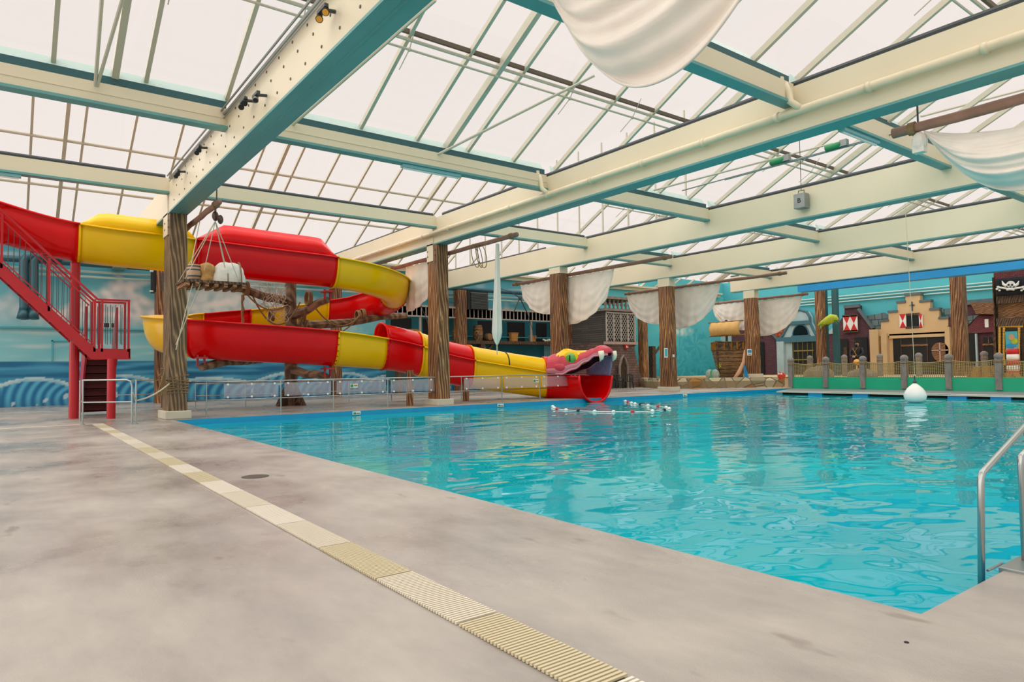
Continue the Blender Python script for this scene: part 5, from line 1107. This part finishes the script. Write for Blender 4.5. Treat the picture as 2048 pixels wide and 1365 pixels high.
for s in (1,-1):
    m.tube([F2(2021+s*8,572),F2(2021+s*14,569),F2(2021+s*17,562)],[.09,.07,.015],6)
    m.tube([F2(2021-s*8,580),F2(2021+s*24,575)],.055,6)
    disc(m,2021+s*25,574,3,2.5); disc(m,2021+s*27,578,3,2.5)
    disc(m,2021+s*22,581,2.5,2.3)
m.obj('skull_and_bones','white',fl)
m=MB(); disc(m,2017.5,570,2.2,2.2,.03); disc(m,2024.5,570,2.2,2.2,.03); disc(m,2021,574,.9,1.3,.03)
for k in range(4): disc(m,2018.4+k*1.7,579,.35,2.2,.03)
m.obj('skull_eyes','flag_black',fl)
pf=E('framed_painting',Hh(2024,690,TX-.35),'tall gold framed teal sea painting on the tavern front','painting'); 
m=MB(); hbox(m,1996,650,2120,740,TX,.2,.1); m.obj('gold_field','gold_dark',pf)
m=MB()
for k in range(26):
    for px in (1999,2008,2038): p=Hh(px,652+k*3.1,TX-.24); m.ell(p,(.05,.07,.055),7,5)
for k in range(16): p=Hh(1999+k*3,653,TX-.24); m.ell(p,(.06,.075,.07),6,5)
ob=m.obj('gold_beading','gold_bright',pf); ob['kind']='stuff'
m=MB(); hbox(m,2010,661,2046,722,TX,.26,.06); m.obj('inner_frame','black',pf); m=MB(); hbox(m,2014,664,2041,720,TX,.29,.04); m.obj('canvas','teal_wall',pf)
m=MB(); disc2=lambda px,py,rx,ry,mi,o: m.prism([V(TX-.3-o,*Hh(px+rx*math.cos(t*PI/8),py+ry*math.sin(t*PI/8),TX).yz) for t in range(16)],V(.01,0,0),mi)
disc2(2027,675,6,6,0,.01); disc2(2033,683,7,6,1,.012); disc2(2026,692,10,4,2,.014); 
for k,(px,py) in enumerate(((2019,702),(2026,706),(2035,700),(2030,712))): disc2(px,py,4,5,3 if k%2 else 0,.02)
m.obj('painted_shapes',['skin','plant','blue_trim','offwhite'],pf)
m=MB(); c=Hh(2027,745,TX-1.2); c.z=.6; 
m=MB()
for k in range(5): m.lathe(c+V(0,0,.28*k),[(.26,0),(.28,.14),(.26,.28)],14,mi=k%2)
tag(m.obj('striped_keg',['red','white'],origin=c,smooth=True),'red and white striped keg before the framed painting','barrel')
# crates and rocks behind the net
def crate(px0,px1,py0,py1,x,label,mt='crate',rock=False):
    a=Hh(px0,py1,x);b=Hh(px1,py0,x); root=E('rock_pile' if rock else 'wooden_crate',(x,(a.y+b.y)/2,.6),label,'rock' if rock else 'crate'); zt=b.z; z0=.56
    if rock:
        m=MB(); w_=abs(a.y-b.y); 
        for k in range(6): m.ell(V(x+.3,min(a.y,b.y)+w_*(k+.5)/6,z0+.1),(.5,w_/5,(zt-z0)*(.6+.4*math.sin(PI*(k+.5)/6))),8,6)
        m.obj('stones','tex_stone',root); return
    m=MB(); m.prism([V(x,a.y,z0),V(x,b.y,z0),V(x,b.y+(a.y-b.y)*.1,zt),V(x,a.y-(a.y-b.y)*.15,zt)],V(.9,0,0)); m.obj('boards',mt,root)
    m=MB(); 
    for f in (0,.5,1): m.beam(V(x-.03,a.y+(b.y-a.y)*f,z0),V(x-.03,a.y+(b.y-a.y)*(.15+.75*f),zt),.05,.09)
    m.obj('battens','plank_wood',root)
crate(1937,1985,733,757,39.6,'wooden crate with brown battens behind the netting'); crate(1610,1655,735,755,39.6,'grey rocks seen through the left net bay',rock=True); crate(1697,1742,740,757,39.6,'dark rocks below the pirate figure behind the net',rock=True)
crate(1985,2030,748,758,39,'low wooden pallet right of the crate')
for (px,py,l) in ((1714,729,'orange pumpkin-like ball at the feet of the pirate figure'),): c=Hh(px,py,41); c.z=1.45; m=MB(); m.ell(c,(.2,.2,.18),12,8); m.tube([c-V(0,0,.18),V(c.x,c.y,.55)],.06,8); tag(m.obj('orange_ball','lens_amber',origin=c,smooth=True),l,'ball')
# ---------------------------------------------------------------- bridge, posts and nets
root=E('floating_platform',(33,12,0),'long grey pool platform edge with dark gap beneath','platform'); 
m=MB(); m.box((31.7,-4,-.04),(36.28,19.7,.0)); m.prism([(31.7,19.7,-.04),(36.28,19.7,-.04),(36.28,21.55,-.04)],V(0,0,.04)); m.obj('deck','deck_grey',root); m=MB(); m.box((31.66,-4,-.05),(31.7,19.7,.012)); m.box((31.66,-4,.0),(32.1,19.7,.012)); m.obj('edge_trim','offwhite',root)
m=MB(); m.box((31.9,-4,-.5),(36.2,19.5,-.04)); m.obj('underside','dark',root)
m=MB()
for px in (1634,1724,1917,2004): p=onx(px,793,31.9); m.box((31.72,p.y-.35,-.35),(31.9,p.y+.35,-.04))
m.obj('blue_blocks','blue_trim',root)
m=MB(); m.box((36.28,-4,0),(36.5,21.6,.62)); tag(m.obj('trim_6','green_wall',origin=(36.4,9,0)),'bright green lining wall below the netting','wall',kind='structure')
NX=36.42
ys=[Hh(px,750,NX).y for px in (1584,1654,1728,1811,1900,2000)]; ys+= [ys[-1]-2.05*k for k in (1,2)]
nm=['first','second','third','fourth','fifth','sixth','seventh','eighth']
proto=None
def netpost(c,h,label,grp):
    root=E('net_post',c,label,'post',grp); m=MB(); w_=.13
    rows=[]
    for k in range(9): z=h*k/8; j=.015*noise.noise(V(c.y,z*2,3)); rows.append([c+V(w_*a+j,w_*b+j,z) for a,b in ((-1,-1),(1,-1),(1,1),(-1,1),(-1,-1))])
    m.grid(rows); m.obj('shaft','grey_post',root); m=MB(); m.ell(c+V(0,0,h+.02),(.19,.19,.17),10,7); m.obj('knob','grey_post',root,smooth=False)
    m=MB(); m.tube([c+V(-.15,0,h-.25+.02*k) for k in range(0)] or [c+V(.16*math.cos(t),.16*math.sin(t),h-.22) for t in [i*PI/5 for i in range(10)]],.03,5,closed=True); m.obj('lashing','rope',root)
    return root
for i,y in enumerate(ys): netpost(V(NX-.08,y,.06),1.52,'weathered grey post of the front net fence, %s from the left'%nm[i],'front net fence posts')
bx_=[Hh(px,730,43).y for px in (1620,1689,1760,1838,1969)]
for i,y in enumerate(bx_): netpost(V(43,y,.56),1.2,'smaller grey post of the rear net fence, %s from the left'%nm[i],'rear net fence posts')
for i in range(len(ys)-1):
    ya,yb=ys[i],ys[i+1]; root=E('net_bay',(NX,(ya+yb)/2,.6),'brown rope net between the %s and %s grey posts'%(nm[i],nm[i+1]),'net','rope net bays'); m=MB()
    zt=lambda u: 1.46-.12*math.sin(PI*u)**1; n=22
    m.tube([V(NX-.1,ya+(yb-ya)*k/10,zt(k/10)) for k in range(11)],.025,5); m.tube([V(NX-.1,ya,.63),V(NX-.1,yb,.63)],.02,5); m.obj('border_rope','rope_net',root)
    m=MB()
    for k in range(1,n): u=k/n; y=ya+(yb-ya)*u; m.beam((NX-.1,y,.63),(NX-.1,y,zt(u)),.022,.022,up=(1,0,0))
    for k in range(1,10): v=k/10; m.tube([V(NX-.1,ya+(yb-ya)*t/6,.63+(zt(t/6)-.63)*v) for t in range(7)],.013,3,caps=False)
    m.obj('mesh','rope_net',root)
# buoy on rope
bc=onz(1831,806,WL); s_=bc.x; root=E('hanging_buoy',bc+V(0,0,.3),'large white teardrop buoy hanging on a line above the water','buoy')
dpt=(ROT.transposed()@(bc-CAM)); dp=-dpt.z; r=20.5*dp/F; m=MB(); hz=41*dp/F
m.lathe(bc+V(0,0,-.02),[(.0,0),(r*.6,hz*.05),(r*.9,hz*.18),(r,hz*.36),(r*.9,hz*.55),(r*.66,hz*.74),(r*.36,hz*.88),(r*.16,hz*.96),(r*.12,hz*1.0)],28); m.obj('ball','buoy_white',root,smooth=True)
m=MB(); m.lathe(bc+V(0,0,hz-.04),[(r*.16,0),(r*.2,.05),(r*.08,.14)],12); m.tube([bc+V(0,0,hz+.05),bc+V(0,0,hz+.25)],.03,6); m.obj('eyelet','dark_rail',root)
m=MB(); m.tube([bc+V(0,0,hz+.2),V(bc.x,bc.y,1.9),V(bc.x,bc.y+.1,7.5)],.012,5); m.obj('line','rope_light',root)
# ---------------------------------------------------------------- pool ladder at right
root=E('pool_ladder_rail',(4.85,1.85,0),'front polished steel grab rail of the pool ladder','handrail')
HYY=1.72
def L(px,py,y): return ony(px,py,y)
a=L(1962,1158,HYY); a.z=-.1; b=L(1961,950,HYY); c=L(2060,842,HYY); d=c+(c-b)*.25
m=MB(); k=(c-b).normalized(); m.tube([a,b-V(0,0,.06),b+V(.005,0,-.02),b+k*.03,b+k*.08,c,d,d+V(.15,0,-.05),d+V(.25,0,-.3)],.0205,16); m.obj('rail','steel',root,smooth=True)
HY2=2.05; root=E('pool_ladder_rail',(5.3,HY2,0),'rear polished steel grab rail of the pool ladder','handrail')
b2=L(2041,915,HYY-.1)
a2=V(b2.x,b2.y,-.1); m=MB(); m.tube([a2,b2-V(0,0,.05),b2,b2+k*.06,b2+k*.9,b2+k*1.0+V(.1,0,-.2)],.0205,16); m.obj('rail','steel',root,smooth=True)
m=MB(); p=L(2003,1130,1.66); m.box((p.x,1.4,-.12),(p.x+.9,1.68,.02)); tag(m.obj('ladder_block','galv',origin=(p.x,1.5,0),bevel=.006),'grey ladder fixing block at the right pool edge','block')
m=MB(); p=L(1975,1142,1.7); m.tube([p,p+V(.25,0,0)],.008,6); tag(m.obj('ladder_step','galv',origin=p),'thin ladder rung between rail and block','rung')
m=MB(); c=onz(1813,1286); m.lathe(c,[(.012,0),(.01,.004)],10); tag(m.obj('floor_stud','black',origin=c),'tiny dark stud in the deck near the pool corner','stud')
